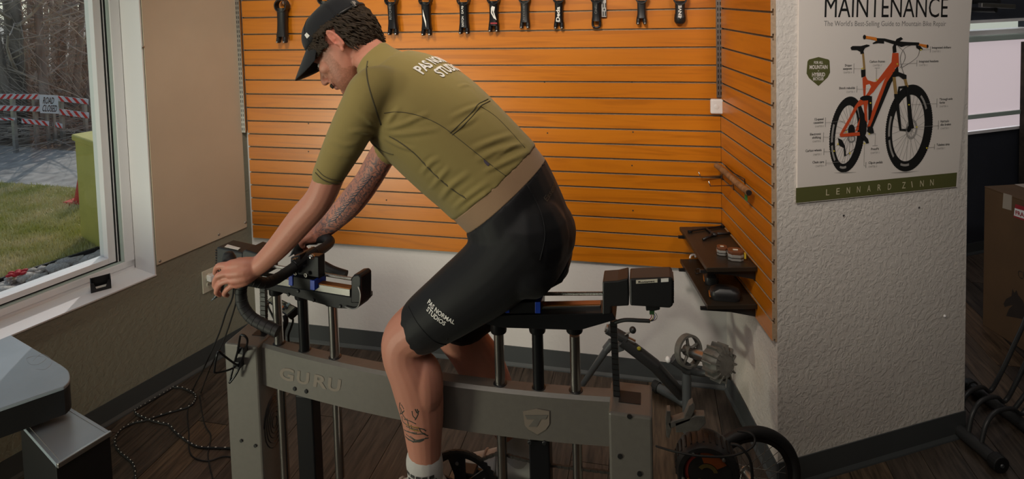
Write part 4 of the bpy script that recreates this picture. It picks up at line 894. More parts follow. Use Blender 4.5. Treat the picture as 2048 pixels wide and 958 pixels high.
for msk in (jaw | side,): tone[msk, :3] = tone[msk, :3]*(.68+.26*rg.random(msk.sum()))[:, None]*np.array([.94, .90, .84])
lip = (np.abs(loc[:, 2]+.090) < .011) & (loc[:, 0] > .088) & (np.abs(loc[:, 1]) < .024); tone[lip, :3] = (.42, .17, .13)
inkv = np.maximum(inkv, seg_mask(at(752, 345, -1.15), at(655, 455, -1.15), .075)*.85); inkv[np.linalg.norm(co-np.array(at(630, 470, -1.12)), axis=1) < .035] *= .3
bme.color_attributes['tone'].data.foreach_set('color', tone.astype(np.float32).ravel()); bme.attributes['ink'].data.foreach_set('value', inkv.astype(np.float32))
foot = at(800, 985, -1.42)
man = thing('person', 'cyclist in black cap, olive jersey and black shorts leaning over the handlebar', 'person', (foot.x, -1.31, foot.z-.02))
for v in bme.vertices: v.co -= ORG[man.name]
bo_ = obj('body', None, M['skin'], man, me=bme)
bmt = _tc; 
body_bvh = BVHTree.FromPolygons([v.co+ORG[man.name] for v in bme.vertices], [tuple(p.vertices) for p in bme.polygons])
def wear(nm, me, m): 
    for v in me.vertices: v.co -= ORG[man.name]
    return obj(nm, None, m, man, me=me)
# fabrics
def fabric(name, col, scale=900, strength=.15, fold=.0, rough=.8, sheen=.15, col2=None):
    m = mat(name, col, rough, spec=.25); nt = m.node_tree; N = nt.nodes; L = nt.links; b2 = N['Principled BSDF']; b2.inputs['Sheen Weight'].default_value = sheen
    tc = N.new('ShaderNodeTexCoord'); nz = N.new('ShaderNodeTexNoise'); nz.inputs['Scale'].default_value = scale; bp = N.new('ShaderNodeBump'); bp.inputs['Strength'].default_value = strength; bp.inputs['Distance'].default_value = .001
    L.new(tc.outputs['Object'], nz.inputs['Vector']); L.new(nz.outputs['Fac'], bp.inputs['Height']); L.new(bp.outputs[0], b2.inputs['Normal']); return m
M['jersey'] = fabric('olive_jersey', (.265, .205, .068)); M['gripper'] = fabric('tan_elastic', (.30, .19, .11), 500, .3); M['lycra'] = fabric('black_lycra', (.0085, .0085, .010), 700, .2, rough=.6, sheen=.05)
M['seam'] = mat('dark_olive_seam', (.075, .062, .03), .8); M['capm'] = fabric('black_cap_cloth', (.010, .011, .014), 900, .3)
# jersey
j = MB(); torso(j, 1, 7, .004)
st = [(at(742, 113, YC), .062, .056, V(0, 1, 0), V(-.66, 0, -.76)), (at(752, 124, YC), .068, .060, V(0, 1, 0), V(-.72, 0, -.7)), (at(772, 146, YC), .11, .078, V(0, 1, 0), V(-.8, 0, -.6)), (at(800, 175, YC), .15, .09, V(0, 1, 0), V(-.8, 0, -.6))]
ring_tube(j, st, 24, 5)
limb(j, [(790, 190, -1.40, 50), (748, 178, -1.468, 46.5), (722, 222, -1.49, 45), (690, 285, -1.495, 40.5), (662, 340, -1.50, 33.5), (656, 352, -1.50, 32)], 20)
limb(j, [(860, 195, -1.20, 46), (835, 215, -1.14, 40), (800, 262, -1.115, 34), (776, 296, -1.11, 29), (770, 305, -1.11, 28)], 18)
j.ell(at(806, 190, -1.39), (.08, .075, .075)); j.ell(at(785, 190, -1.425), (.07, .07, .072)); j.ell(at(800, 235, -1.41), (.075, .07, .095)); j.ell(at(775, 262, -1.40), (.05, .06, .05))
jme = remeshed(j, 'jersey', .0055, 12)
# tension folds: shallow ridges radiating from the armpit and running round the waist
jn = [v.normal.copy() for v in jme.vertices]
def ridge(px, Y, h, w):
    global jme
    b2 = bvh_of(jme); P = [hit_px(b2, v.x, v.y, 0)[0] for v in spline([V(x, y, 0) for x, y in px], 16)]; A = np.array([p[:] for p in P])
    for v, nrm in zip(jme.vertices, jn):
        c = np.array(v.co[:])
        if abs(c[0]-A[:, 0].mean()) > .25: continue
        d = np.linalg.norm(A-c, axis=1); i = int(d.argmin())
        if d[i] < w*3: 
            e = math.sin(math.pi*min(1, max(0.0, (i+.5)/len(A)))); v.co += nrm*(h*e*(math.exp(-(d[i]/w)**2)-.45*math.exp(-((d[i]-w*1.7)/w)**2)))
for px, h, w in [([(768, 258), (800, 250), (835, 236), (860, 226)], .006, .006), ([(770, 268), (805, 268), (850, 262), (880, 258)], .005, .006), ([(768, 275), (800, 292), (830, 300)], .005, .006), ([(772, 250), (785, 232), (800, 215)], .005, .006),
                 ([(755, 262), (738, 240), (715, 225)], .004, .006), ([(752, 270), (722, 262), (695, 265)], .004, .006), ([(900, 236), (940, 218), (975, 208)], .005, .006), ([(890, 262), (930, 248), (955, 232)], .004, .006), ([(940, 300), (985, 282), (1030, 268)], .006, .007), ([(950, 322), (1000, 300), (1050, 285)], .006, .007),
                 ([(965, 345), (1010, 325), (1058, 303)], .006, .006), ([(905, 420), (940, 390), (980, 362)], .005, .006), ([(880, 400), (905, 370), (940, 345)], .006, .007), ([(860, 380), (885, 350), (900, 335)], .005, .006), ([(842, 350), (862, 325), (880, 318)], .005, .006), ([(925, 420), (965, 392), (1010, 365)], .004, .005), ([(985, 320), (1020, 295), (1045, 290)], .004, .005), ([(915, 175), (935, 170), (955, 185)], .003, .005), ([(655, 300), (680, 312), (705, 318)], .003, .006), ([(660, 280), (690, 290), (720, 285)], .003, .006)]:
    ridge(px, 0, h*.8, w)
jb = bvh_of(jme)
jo = wear('jersey', jme, M['jersey'])
def stitch(nm, px, r, parent, m, bvh, off=.0004, sub=6, closed=False):
    P = [hit_px(bvh, x, y, off)[0] for x, y in [(v.x, v.y) for v in spline([V(x, y, 0) for x, y in px], sub, closed)]]
    return obj(nm, MB().tube(P, r, 6, closed=closed), m, parent, smooth=True)
stitch('raglan_seam', [(735, 122), (733, 140), (736, 165), (744, 195), (754, 225), (762, 250)], .0026, jo, M['seam'], jb, -.0012)
stitch('side_seam', [(778, 272), (800, 285), (830, 308), (860, 340), (895, 372), (932, 397)], .0020, jo, M['seam'], jb, -.0008)
stitch('side_seam', [(768, 226), (800, 224), (840, 232), (880, 250), (915, 276), (955, 308), (990, 336), (1012, 352)], .0009, jo, M['seam'], jb)
stitch('pocket_hem', [(976, 198), (966, 203), (956, 209), (940, 228), (918, 250), (900, 266)], .0013, jo, M['seam'], jb)
stitch('pocket_hem', [(980, 202), (968, 208), (960, 213), (944, 233), (922, 255), (904, 270)], .0013, jo, M['seam'], jb)
stitch('pocket_seam', [(960, 212), (990, 232), (1020, 262), (1050, 296)], .0008, jo, M['seam'], jb)
stitch('cuff_seam', [(634, 338), (648, 352), (668, 360), (690, 360)], .0010, jo, M['seam'], jb); stitch('cuff_seam', [(631, 345), (646, 359), (668, 367), (688, 367)], .0014, jo, M['seam'], jb)
stitch('cuff_seam', [(748, 289), (762, 300), (778, 307), (787, 309)], .0012, jo, M['seam'], jb)
def print_on(txt, px0, px1, hpx, bvh, m, parent, nm, bold=.02, shear=0, off=.0012):
    a_, n1 = hit_px(bvh, *px0, 0); b2, n2 = hit_px(bvh, *px1, 0); n = (n1+n2).normalized()
    return obj(nm, text_mesh(txt, a_, b2, pxr(a_, hpx), n, bold, snap=bvh, snap_off=off, shear=shear), m, parent)
bn_ = V(.36, 0, .93).normalized(); sc1 = at(848, 152, YC-.10); sc2 = at(884, 158, YC-.085)
bp1 = hit_px(jb, 845, 150, 0)[0]; bp2 = hit_px(jb, 884, 156, 0)[0]
obj('lettering', text_mesh('PAS NORMAL', bp1, bp1+V(.012, 2*(YC-bp1.y), .004), .030, bn_, .03, snap=jb, snap_off=.0028), M['print_white'], jo); obj('lettering', text_mesh('STUDIOS', bp2, bp2+V(.012, 2*(YC-bp2.y), .004), .030, bn_, .03, snap=jb, snap_off=.0028), M['print_white'], jo)
tg, tgn = hit_px(jb, 971, 325, .001); obj('side_tag', MB().obox(tg, V(.008, 0, -.0065), V(.002, 0, .003), tgn*.0006), mat('plum_tag', (.05, .035, .06), .7), jo)
# tan elastic hem showing under the jersey
g_ = MB(); st = []
for f_ in np.linspace(0, 1, 5):
    bk = V(1066, 297, 0).lerp(V(1088, 326, 0), f_); fr = V(915, 426, 0).lerp(V(941, 450, 0), f_); b_, f2 = at(bk.x, bk.y, YC), at(fr.x, fr.y, YC); t = b_-f2; st.append(((b_+f2)/2, .1585+.004*f_, t.length/2, V(0, 1, 0), t.normalized()))
ring_tube(g_, st, 40, 3); obj('jersey_hem', g_, M['gripper'], man, smooth=True)
# shorts
s_ = MB(); torso(s_, 8, 12, .004)
limb(s_, [(1052, 470, -1.385, 88), (990, 540, -1.405, 77), (915, 598, -1.42, 66), (862, 636, -1.425, 57.5), (846, 650, -1.425, 54)], 24); limb(s_, [(1055, 485, -1.235, 84), (990, 565, -1.22, 70), (938, 620, -1.215, 57), (925, 636, -1.213, 54)], 20)
s_.ell(at(1095, 470, -1.31), (.075, .14, .085)); s_.ell(at(1090, 535, -1.31), (.065, .06, .04))
sme = remeshed(s_, 'shorts', .0055, 5); sb_ = bvh_of(sme); so = wear('shorts', sme, M['lycra'])
stitch('waist_seam', [(941, 450), (975, 425), (1010, 397), (1050, 362), (1087, 328)], .0022, so, M['lycra'], sb_); stitch('hem_seam', [(815, 610), (836, 648), (868, 682), (895, 690)], .0012, so, M['lycra'], sb_); stitch('panel_seam', [(1052, 365), (1080, 420), (1090, 470), (1080, 520)], .0014, so, M['lycra'], sb_)
print_on('PAS NORMAL', (855, 606), (908, 648), 9, sb_, M['print_white'], so, 'lettering', .02); print_on('STUDIOS', (853, 620), (889, 651), 9, sb_, M['print_white'], so, 'lettering', .02)
print_on('Essential', (1094, 404), (1112, 366), 11, sb_, mat('dark_print_on_black', (.06, .05, .035), .5), so, 'lettering', .01)
# cap
cm = MB(); rr = []
for k, th in enumerate(np.linspace(0, math.pi/2, 12)):
    z = .040+.072*math.sin(th); f_ = math.cos(th)**.72 if th < math.pi/2-.01 else .02
    rr.append([H(-.010+.105*f_*math.cos(a), .086*f_*math.sin(a), z-.004*math.cos(a)) for a in np.linspace(0, 2*math.pi, 40, endpoint=False)])
cap_ = obj('cap', MB().rings(rr), M['capm'], man, smooth=True)
bm_ = []
for off in (0, 1):
    for k in range(9):
        u = k/8; row = []
        for m_ in range(19):
            a = -1.28+2.56*m_/18; e = .084*math.cos(a)**.55*u if abs(a) < 1.57 else 0
            x = -.010+.104*math.cos(a)+e*1.0; y = .085*math.sin(a)*(1-.02*u); z = .042-.50*e-.10*abs(math.sin(a))**2*.16*(1+u)
            row.append(H(x, y, z-(.0026 if off else 0)))
        bm_.append(row)
bv_ = []; bf_ = []
for k, row in enumerate(bm_): bv_ += row
for s in (0, 1):
    for k in range(8):
        for m_ in range(18): q = (s*9+k)*19+m_; bf_.append((q, q+1, q+20, q+19))
for m_ in range(18): q = 8*19+m_; bf_.append((q, q+1, q+1+9*19, q+9*19)); q = m_; bf_.append((q, q+1, q+1+9*19, q+9*19))
obj('brim', MB().add(bv_, bf_), M['capm'], cap_, smooth=True)
dn = []
cb_ = bvh_of(mesh_of(MB().rings(rr), 'tmp')); cpx, cnx = hit_px(cb_, 615, 71, .001)
di = [hit_px(cb_, x, y, .001)[0] for x, y in [(614, 65), (620, 71.5), (615, 77), (610, 70)]]; obj('diamond_patch', MB().prism(di, cnx*.0008), M['print_white'], cap_)
sm = MB()
for a0 in (.0, 1.05, 2.1): sm.tube([H(-.010+.1052*(math.cos(th)**.72 if th < 1.55 else .02)*math.cos(a0), .0862*(math.cos(th)**.72 if th < 1.55 else .02)*math.sin(a0), .0402+.0722*math.sin(th)-.004*math.cos(a0)) for th in np.linspace(0.05, 1.5, 16)], .0009, 5)
obj('cap_seam', sm, M['capm'], cap_, smooth=True)
obj('cap_button', MB().ell(H(-.012, 0, .112), (.007, .007, .004), 12, 6), M['capm'], cap_, smooth=True)
obj('cap_strap', MB().tube([H(-.010+.1065*math.cos(a), .0875*math.sin(a), .046) for a in np.linspace(2.2, 4.08, 14)], .0055, 8), M['black'], cap_, smooth=True)
bk_ = H(-.112, .03, .05); obj('strap_buckle', MB().obox(bk_, HL*.010, HU*.009, HF*.0025), M['steel'], cap_)
# hair: a close shell plus tapering locks
M['hair'] = mat('dark_brown_hair', (.034, .022, .013), .62, spec=.25, var=.5, vscale=120, stretch=(1, 1, 1))
hm = MB(); rnd = random.Random(11)
hs = MB()
rows = []
for i in range(15):
    z = .046-.0098*i; row = []
    for m_ in range(30):
        a = .62+(2*math.pi-1.24)*m_/29; k = math.sqrt(max(.2, 1-((z-.02)/.115)**2)); row.append(H(-.010+.106*k*math.cos(a)-.004*math.sin(i), .084*k*math.sin(a), z))
    rows.append(row)
vv = [q for r_ in rows for q in r_]; ff = []
for i in range(14):
    for m_ in range(29):
        a = .62+(2*math.pi-1.24)*(m_+.5)/29; a = abs((a+math.pi) % (2*math.pi)-math.pi); z = .046-.0098*i
        low = .002 if a < 1.50 else (.034 if a < 1.85 else (-.034 if a < 2.2 else -.056))
        if z > low: ff.append((i*30+m_, i*30+m_+1, (i+1)*30+m_+1, (i+1)*30+m_))
hair = obj('hair', MB().add(vv, ff), M['hair'], man, smooth=True)
for k in range(1100):
    a = rnd.uniform(.80, math.pi) * rnd.choice((1, -1)); aa = abs(a); low = .006 if aa < 1.48 else (.040 if aa < 1.86 else (-.026 if aa < 2.2 else -.048)); z = rnd.uniform(low, .050 if aa > 1.2 else .034) if k % 3 else low+rnd.uniform(-.004, .012)
    kk = math.sqrt(max(.2, 1-((z-.02)/.115)**2)); p = (-.010+.107*kk*math.cos(a), .085*kk*math.sin(a), z); L_ = rnd.uniform(.020, .042) if aa > 1.86 else rnd.uniform(.008, .015)
    ta = (-math.sin(a), math.cos(a)); sgn = 1 if a > 0 else -1; tx, ty = ta[0]*sgn, ta[1]*sgn; sw_ = rnd.uniform(.1, .8); out = rnd.uniform(.01, .12); cu = rnd.uniform(-.35, .35)
    P = []; wv_ = rnd.uniform(-.005, .005)
    for f_ in (0, .25, .5, .75, 1.0):
        o_ = L_*f_; P.append(H(p[0]+tx*(o_*sw_+wv_*math.sin(f_*4))+math.cos(a)*(.002+out*o_*(1-.6*f_)), p[1]+ty*o_*sw_*.6+math.sin(a)*(.002+out*o_*(1-.6*f_)), p[2]-o_*(1-.4*sw_)+cu*o_*f_*.5))
    hm.tube(P, [.0018, .0029, .0030, .0022, .0006], 5)
obj('hair_locks', hm, M['hair'], hair, smooth=True)['kind'] = 'stuff'
mu_ = MB()
for k in range(90):
    s = rnd.uniform(-1, 1); p = H(.104-.017*abs(s)**1.5, .030*s, -.0745-.006*abs(s)); q = p+HF*rnd.uniform(.000, .003)-HU*rnd.uniform(.010, .015)+HL*s*.007-HF*.004*abs(s); mu_.tube([p, p.lerp(q, .5)+HF*.002, q], [.0018, .0017, .0004], 5)
obj('moustache', mu_, M['hair'], man, smooth=True)
eb = MB()
for s in (1, -1):
    for k in range(16):
        f_ = k/15; p = H(.099-.020*f_**1.6, (.014+.036*f_)*s, -.002+.004*math.sin(f_*3)); eb.tube([p, p+HL*s*.007-HU*.002], [.0016, .0004], 5)
obj('eyebrow', eb, M['hair'], man, smooth=True)
for s in (1, -1):
    e = obj('eye', MB().ell(H(.0760, .031*s, -.0225), (.0115, .0115, .0115), 16, 10), mat('eye_white', (.60, .55, .52), .2), man, smooth=True)
    obj('iris', MB().ell(H(.0825, .032*s, -.0265), (.0058, .0058, .0058), 12, 8), mat('iris_brown', (.03, .018, .01), .2), e, smooth=True)
    lid = MB(); lid.tube([H(.0775+.0118*math.cos(a), (.031+.0118*math.sin(a))*s, -.0225-.002*abs(math.sin(a))) for a in np.linspace(-.9, 1.1, 9)], .0022, 6); obj('eyelid', lid, M['hair'], man, smooth=True)
# tattoo line work on the near calf
tb = MB()
for px in [[(800, 805), (799, 815), (801, 826), (797, 834)], [(792, 820), (800, 828), (808, 822)], [(804, 832), (806, 843), (815, 850), (830, 855), (845, 858), (852, 862)], [(803, 850), (806, 865), (815, 877), (828, 885)], [(815, 862), (830, 868), (846, 868), (856, 872)], [(820, 872), (832, 880), (846, 878), (857, 876)], [(824, 822), (826, 832), (832, 838)], [(830, 818), (834, 826), (838, 822)], [(808, 838), (820, 842), (832, 848)], [(812, 868), (822, 876), (836, 884), (848, 880)], [(822, 850), (824, 858), (830, 862)], [(838, 856), (842, 864), (850, 868)], [(801, 815), (806, 830), (812, 838)], [(806, 858), (818, 864), (834, 866)], [(812, 874), (826, 882), (842, 880), (852, 876)], [(816, 879), (830, 884), (846, 881)], [(812, 852), (820, 856), (836, 860)], [(834, 818), (836, 828), (830, 840)]]:
    P = [hit_px(body_bvh, v.x, v.y, -.0014)[0] for v in spline([V(x, y, 0) for x, y in px], 5)]; tb.tube(P, .0022, 6)
obj('calf_tattoo', tb, mat('tattoo_ink', (.045, .050, .040), .6), man, smooth=True)
ty = MB()
for px in [[(812, 848), (824, 853), (838, 856)], [(818, 856), (830, 861), (842, 862)]]:
    P = [hit_px(body_bvh, v.x, v.y, -.0016)[0] for v in spline([V(x, y, 0) for x, y in px], 5)]; ty.tube(P, .0026, 6)
obj('calf_tattoo', ty, mat('tattoo_yellow', (.30, .16, .03), .6), man, smooth=True, label='yellow stroke of the calf tattoo')
fe = MB()
for k in range(15):
    f_ = k/14; cx, cy = 745-75*f_, 352+88*f_
    for sgn in (1, -1):
        px = [(cx, cy), (cx+sgn*6-4, cy+3), (cx+sgn*12-9, cy+9)]
        P = [hit_px(body_bvh, x, y, -.0008)[0] for x, y in px]
        if (P[0]-P[2]).length < .05: fe.tube(P, [.0018, .0016, .0011], 5)
P = [hit_px(body_bvh, 745-75*f_, 352+88*f_, .0002)[0] for f_ in np.linspace(0, 1, 12)]; fe.tube(P, .0014, 5); obj('forearm_tattoo', fe, mat('tattoo_blue_grey', (.07, .085, .11), .6), man, smooth=True)
# socks and shoes
M['sock'] = fabric('white_sock', (.48, .46, .44), 400, .5); M['shoe'] = mat('white_shoe', (.50, .49, .47), .4)
def foot_wear(leg_pts, toe, sole_dz, labels):
    so_ = MB(); limb(so_, leg_pts, 20, 6); sk = obj('sock', None, M['sock'], man, me=(lambda me: ([setattr(v, 'co', v.co-ORG[man.name]) for v in me.vertices], me)[1])(remeshed(so_, 'sock', .005, 3)))
    an = at(*leg_pts[-1][:3]); d = (toe-an); d.z = 0; L_ = d.length; d.normalize(); n_ = V(0, 1, 0); r_ = []
    for f_, w, h, zc in [(-.32, .024, .03, -.03), (-.22, .034, .052, -.025), (0, .038, .058, -.028), (.3, .040, .046, -.042), (.6, .044, .034, -.056), (.85, .042, .026, -.066), (1.0, .030, .018, -.07), (1.06, .012, .01, -.072)]:
        c = an+d*(f_*L_)+V(0, 0, zc+sole_dz*f_); r_.append([c+n_*(math.cos(a)*w)+V(0, 0, math.sin(a)*h) for a in np.linspace(0, 2*math.pi, 20, endpoint=False)])
    sh = obj('shoe', MB().rings(r_), M['shoe'], man, smooth=True)
    so2 = [[c+V(0, 0, 0) for c in []]]; 
    for f_ in (.38, .6): 
        c = an+d*(f_*L_)+V(0, 0, (-.045 if f_ < .5 else -.056)+sole_dz*f_); obj('shoe_strap', MB().tube([c+n_*(math.cos(a)*.0445)+V(0, 0, math.sin(a)*(.044 if f_ < .5 else .0355)) for a in np.linspace(.1, math.pi-.1, 12)], .004, 6), mat('shoe_strap', (.38, .37, .36), .5), sh, smooth=True)
    return sk
sk = foot_wear([(848, 918, -1.415, 36.5), (851, 940, -1.415, 36), (850, 968, -1.412, 35)], at(712, 978, -1.42), -.01, None)
pt = MB(); sbv = None
for row, y in enumerate((928, 938, 948)):
    for k in range(5):
        x = 824+k*13+(row % 2)*6; q = at(x, y, -1.455); ang = (x-851)/36
        if abs(ang) < .95: c = at(851, y, -1.415); r_ = pxr(c, 37); n_ = V(math.sin(ang), -math.cos(ang), 0); c2 = c+n_*(r_+.0002); t_ = V(n_.y, -n_.x, 0); pt.obox(c2, t_*.0065, V(0, 0, .0035), n_*.0006)
obj('sock_pattern', pt, M['print_dark'], sk)
foot_wear([(1026, 872, -1.21, 32), (1033, 892, -1.21, 31), (1040, 905, -1.21, 30)], at(925, 930, -1.205), .0, None)
# ------------------------------------------------------------------ stems on the slatwall
def stem(x, ytop, ybot, wpx, style, label, marks=(), col='black', tilt=0):
    Yb = -.002; r = pxr(at(x, 40, -.03), wpx/2); Yc_ = -r*.95-.003
    t = thing('bike_stem', label, 'bike stem', at(x, ybot, Yc_))
    a, b2 = at(x-tilt, ytop, Yc_), at(x, ybot-13, Yc_)
    rs = []
    for f_, k in [(0, 1.0), (.15, .92), (.5, .88), (.8, .92), (1, 1.06)]:
        c = a.lerp(b2, f_); rs.append([c+V(r*k*math.copysign(abs(math.cos(q))**.7, math.cos(q)), r*.9*k*math.copysign(abs(math.sin(q))**.7, math.sin(q)), 0) for q in np.linspace(0, 2*math.pi, 20, endpoint=False)])
    m_ = M['black_satin'] if col == 'satin' else M['black']
    bd = obj('stem_body', MB().rings(rs), m_, t, smooth='auto')
    ring = []
    cz = a+V(0, -.004, .012); R_ = r*1.28
    rg_ = []
    for q in np.linspace(0, 2*math.pi, 25): d = V(math.cos(q), 0, math.sin(q)); rg_.append([cz+d*R_+V(0, .018, 0), cz+d*R_+V(0, -.020, 0), cz+d*(R_-.006)+V(0, -.020, 0), cz+d*(R_-.006)+V(0, .018, 0)])
    obj('steerer_clamp', MB().rings(rg_, cap=False), m_, t, smooth='auto')
    e = at(x, ybot, Yc_); h = (b2-e).length
    if style == 'fork':
        for s in (-1, 1):
            pr = MB(); c0 = b2+V(s*r*.62, 0, .006); c1 = e+V(s*r*.72, -.004, .004)
            pr.rings([[c+V(w*math.cos(q), w*1.35*math.sin(q), 0) for q in np.linspace(0, 2*math.pi, 14, endpoint=False)] for c, w in [(c0, r*.42), (c0.lerp(c1, .5), r*.46), (c1, r*.42), (c1+V(0, 0, -.004), r*.25)]]); p_ = obj('clamp_prong', pr, m_, t, smooth='auto')
            obj('bolt', MB().lathe([(.0042, 0), (.0042, .003), (.002, .004)], c1+V(0, -r*.55, .002), (0, -1, 0), 10), M['screw'], p_)
    elif style == 'loop':
        lo = MB(); lo.tube(spline([b2+V(-r*.7, 0, .004), e+V(-r*.78, 0, .016), e+V(-r*.5, 0, .001), e+V(r*.5, 0, .001), e+V(r*.78, 0, .016), b2+V(r*.7, 0, .004)], 4), r*.26, 8); p_ = obj('handlebar_clamp', lo, m_, t, smooth=True)
        for s in (-1, 1): obj('bolt', MB().lathe([(.004, 0), (.004, .003), (.002, .004)], e+V(s*r*.6, -r*.3, .004), (0, -1, 0), 10), M['print_dark'], p_)
    elif style == 'round':
        obj('handlebar_clamp', MB().rings([[b2.lerp(e, f_)+V(w*math.cos(q), w*.9*math.sin(q), 0) for q in np.linspace(0, 2*math.pi, 20, endpoint=False)] for f_, w in [(-.6, r*.98), (0, r*1.08), (.55, r*1.05), (.9, r*.8), (1, r*.4)]]), m_, t, smooth='auto')
    elif style == 'clamp':
        p_ = obj('handlebar_clamp', MB().cyl(b2.lerp(e, .55)+V(-r*1.1, 0, 0), b2.lerp(e, .55)+V(r*1.1, 0, 0), h*.55, 16), m_, t, smooth='auto')
        for s in (-1, 1): obj('bolt', MB().lathe([(.0042, 0), (.0042, .003), (.002, .004)], e+V(s*r*.7, -.012, .004), (0, -1, 0), 10), M['screw'], p_)
    for txt, f0, f1, hh, c, bold in marks:        # lettering runs up the stem
        p0 = a.lerp(b2, f0)+V(hh*.38, -r*1.0-.0008, 0); p1 = a.lerp(b2, f1)+V(hh*.38, -r*1.0-.0008, 0); obj('lettering', text_mesh(txt, p0, p1, hh, (0, -1, 0), bold), c, t)
    return t, a, b2, r
wp = M['print_white']; rp_ = mat('red_print', (.35, .02, .03), .5); gp = mat('grey_print', (.20, .20, .20), .5)
stem(565, 16, 86, 21, 'fork', 'plain black bike stem farthest left, hanging beside the cap')
stem(650, 2, 40, 20, 'clamp', 'black bike stem mostly hidden behind the cyclist\'s cap')
stem(787, 4, 70, 20, 'fork', 'glossy black bike stem with silver bolted clamp, first right of the head', [('RITCHEY', .65, .05, .012, gp, .01)], 'satin', 3)
stem(854, 4, 71, 20, 'fork', 'black bike stem with one pale slanted stripe, second right of the head', [('/', .95, .25, .014, wp, .02)], 'satin', 2)
stem(929, 4, 68, 20, 'fork', 'black bike stem with two lines of small white lettering', [('EASTON', .95, .55, .010, wp, .01), ('EA70', .45, .15, .010, wp, .01)], 'satin', 1)
t_, a_, b_, r_ = stem(988, 2, 64, 20, 'fork', 'black bike stem with a large white curved emblem and red band', (), 'satin')
for px in [[(982, 16), (984, 12), (990, 14), (988, 24), (993, 40), (987, 36), (982, 26)], [(985, 18), (984, 25), (989, 34), (986, 24)]]: obj('emblem', MB().prism([at(x, y, a_.y-r_*.97) for x, y in px], (0, -.0008, 0)), wp, t_)
obj('red_band', MB().prism([at(x, y, a_.y-r_*1.0) for x, y in [(981, 45), (994, 45), (994, 48), (981, 48)]], (0, -.0008, 0)), rp_, t_)
stem(1050, 1, 57, 18.5, 'fork', 'matt black bike stem with faint thin lettering and forked foot', [('RITCHEY', .9, .1, .008, gp, .0)], 'black')
stem(1118, 1, 58, 18, 'fork', 'black bike stem with large rounded white lettering and two splayed prongs', [('Deda', .95, .28, .017, wp, .03)], 'satin')
stem(1193, 0, 55, 19, 'loop', 'black bike stem with an open loop foot, left of the steel bracket', [('CINELLI', .65, .1, .010, gp, .0)], 'satin')
stem(1283, 1, 49, 18.5, 'fork', 'plain matt black bike stem between the steel bracket and the rounded stem', (), 'black')
t_, a_, b_, r_ = stem(1360, 2, 48, 21, 'round', 'smooth rounded black bike stem farthest right with bold white lettering', [('ENVE', .98, .25, .013, wp, .03)], 'black')
obj('emblem', MB().prism([at(x, y, a_.y-r_*1.0) for x, y in [(1358, 34), (1361, 37), (1364, 33), (1361, 36)]], (0, -.0008, 0)), wp, t_)
pk = thing('slatwall_hook', 'silver hook prong above the plain black stem farthest left', 'hook', at(565, 8, -.01)); obj('rod', MB().tube([at(568, 12, .0), at(567, 10, -.07), at(566, 3, -.078)], .003, 8), M['steel'], pk, smooth=True)
ub = thing('slotted_bracket', 'short slotted steel bracket end hanging among the stems', 'bracket', at(1208, 34, -.01))
q0, q1 = at(1203, 34.5, -.018), at(1213, -20, -.018)
obj('channel', MB().box((q0.x, -.018, q0.z), (at(1213, 34, -.018).x, -.001, q1.z)), M['zinc'], ub, bevel=.001)
sl = MB()
for y0, y1 in [(6, 15), (23, 32)]:
    for x in (1206.5, 1211.0): p, q = at(x-.9, y1, -.0185), at(x+.9, y0, -.0185); sl.box((p.x, -.0188, p.z), (q.x, -.0175, q.z))
p = at(1208.5, 19, -.0185); sl.cyl(p, p+V(0, -.0006, 0), .004, 10); obj('slot', sl, M['black'], ub)['kind'] = 'stuff'
# ------------------------------------------------------------------ sensor, hooks, stick
sn = thing('wall_sensor', 'white square sensor box with a round button in the slatwall corner', 'sensor', at(1434, 228, -.01))
sc_ = at(1434, 213.5, -.024); obj('case', MB().box((sc_.x-.028, -.026, sc_.z-.034), (sc_.x+.028, -.001, sc_.z+.034)), M['white'], sn, bevel=.008, bseg=4)
obj('button', MB().lathe([(.0115, 0), (.0115, .0012), (.010, .002)], sc_+V(-.002, -.0018, 0), (0, -1, 0), 24), M['white'], sn, smooth='auto')
def rhook(px0, px1, tip, label):
    p1 = on_right(*px1, -.004); h = thing('slatwall_hook', label, 'hook', p1); L_ = (on_right(*px1, 0)-at(px0[0], px0[1], on_right(*px1, 0).y)).length
    e = p1+RN*L_; obj('rod', MB().tube([p1, e, e+RN*.008+V(0, 0, .022)], .0028, 8), M['steel'], h, smooth=True)
    obj('hook_plate', MB().obox(p1+RN*.006, RU*.010, V(0, 0, .016), RN*.0015), M['zinc'], h); return e
rhook((1399, 353), (1446, 352), None, 'upper straight slatwall hook poking left under the stick')
rhook((1419, 374), (1468, 371), None, 'lower straight slatwall hook poking left under the stick')
sk_ = thing('wooden_stick', 'short rough wooden stick laid across two hooks on the return slatwall', 'stick', on_right(1468, 362, .03))
pa, pb = on_right(1433, 331, .040), on_right(1497, 385, .030); obj('shaft', MB().tube([pa, pa.lerp(pb, .3)+V(0, 0, .002), pa.lerp(pb, .7)-V(0, 0, .002), pb], [.012, .013, .0125, .0135], 14), mat('bare_wood', (.30, .15, .06), .8, var=.4, vscale=50, stretch=(1, 1, .3)), sk_, smooth='auto')
obj('end_cap', MB().cyl(pb, pb+(pb-pa).normalized()*.006, .011, 14), M['black'], sk_)
obj('green_tag', MB().obox(on_right(1492, 394, .028), RU*.010, V(0, 0, .012), RN*.002), mat('green_tape', (.03, .22, .05), .6), sk_)
wr = thing('wire_clip', 'thin dark wire clips behind the wooden stick', 'wire clip', on_right(1478, 350, .005)); 
obj('wire', MB().tube([on_right(1450, 330, .004), on_right(1465, 345, .012), on_right(1489, 358, .012), on_right(1490, 368, .004)], .0022, 8), M['black'], wr, smooth=True)
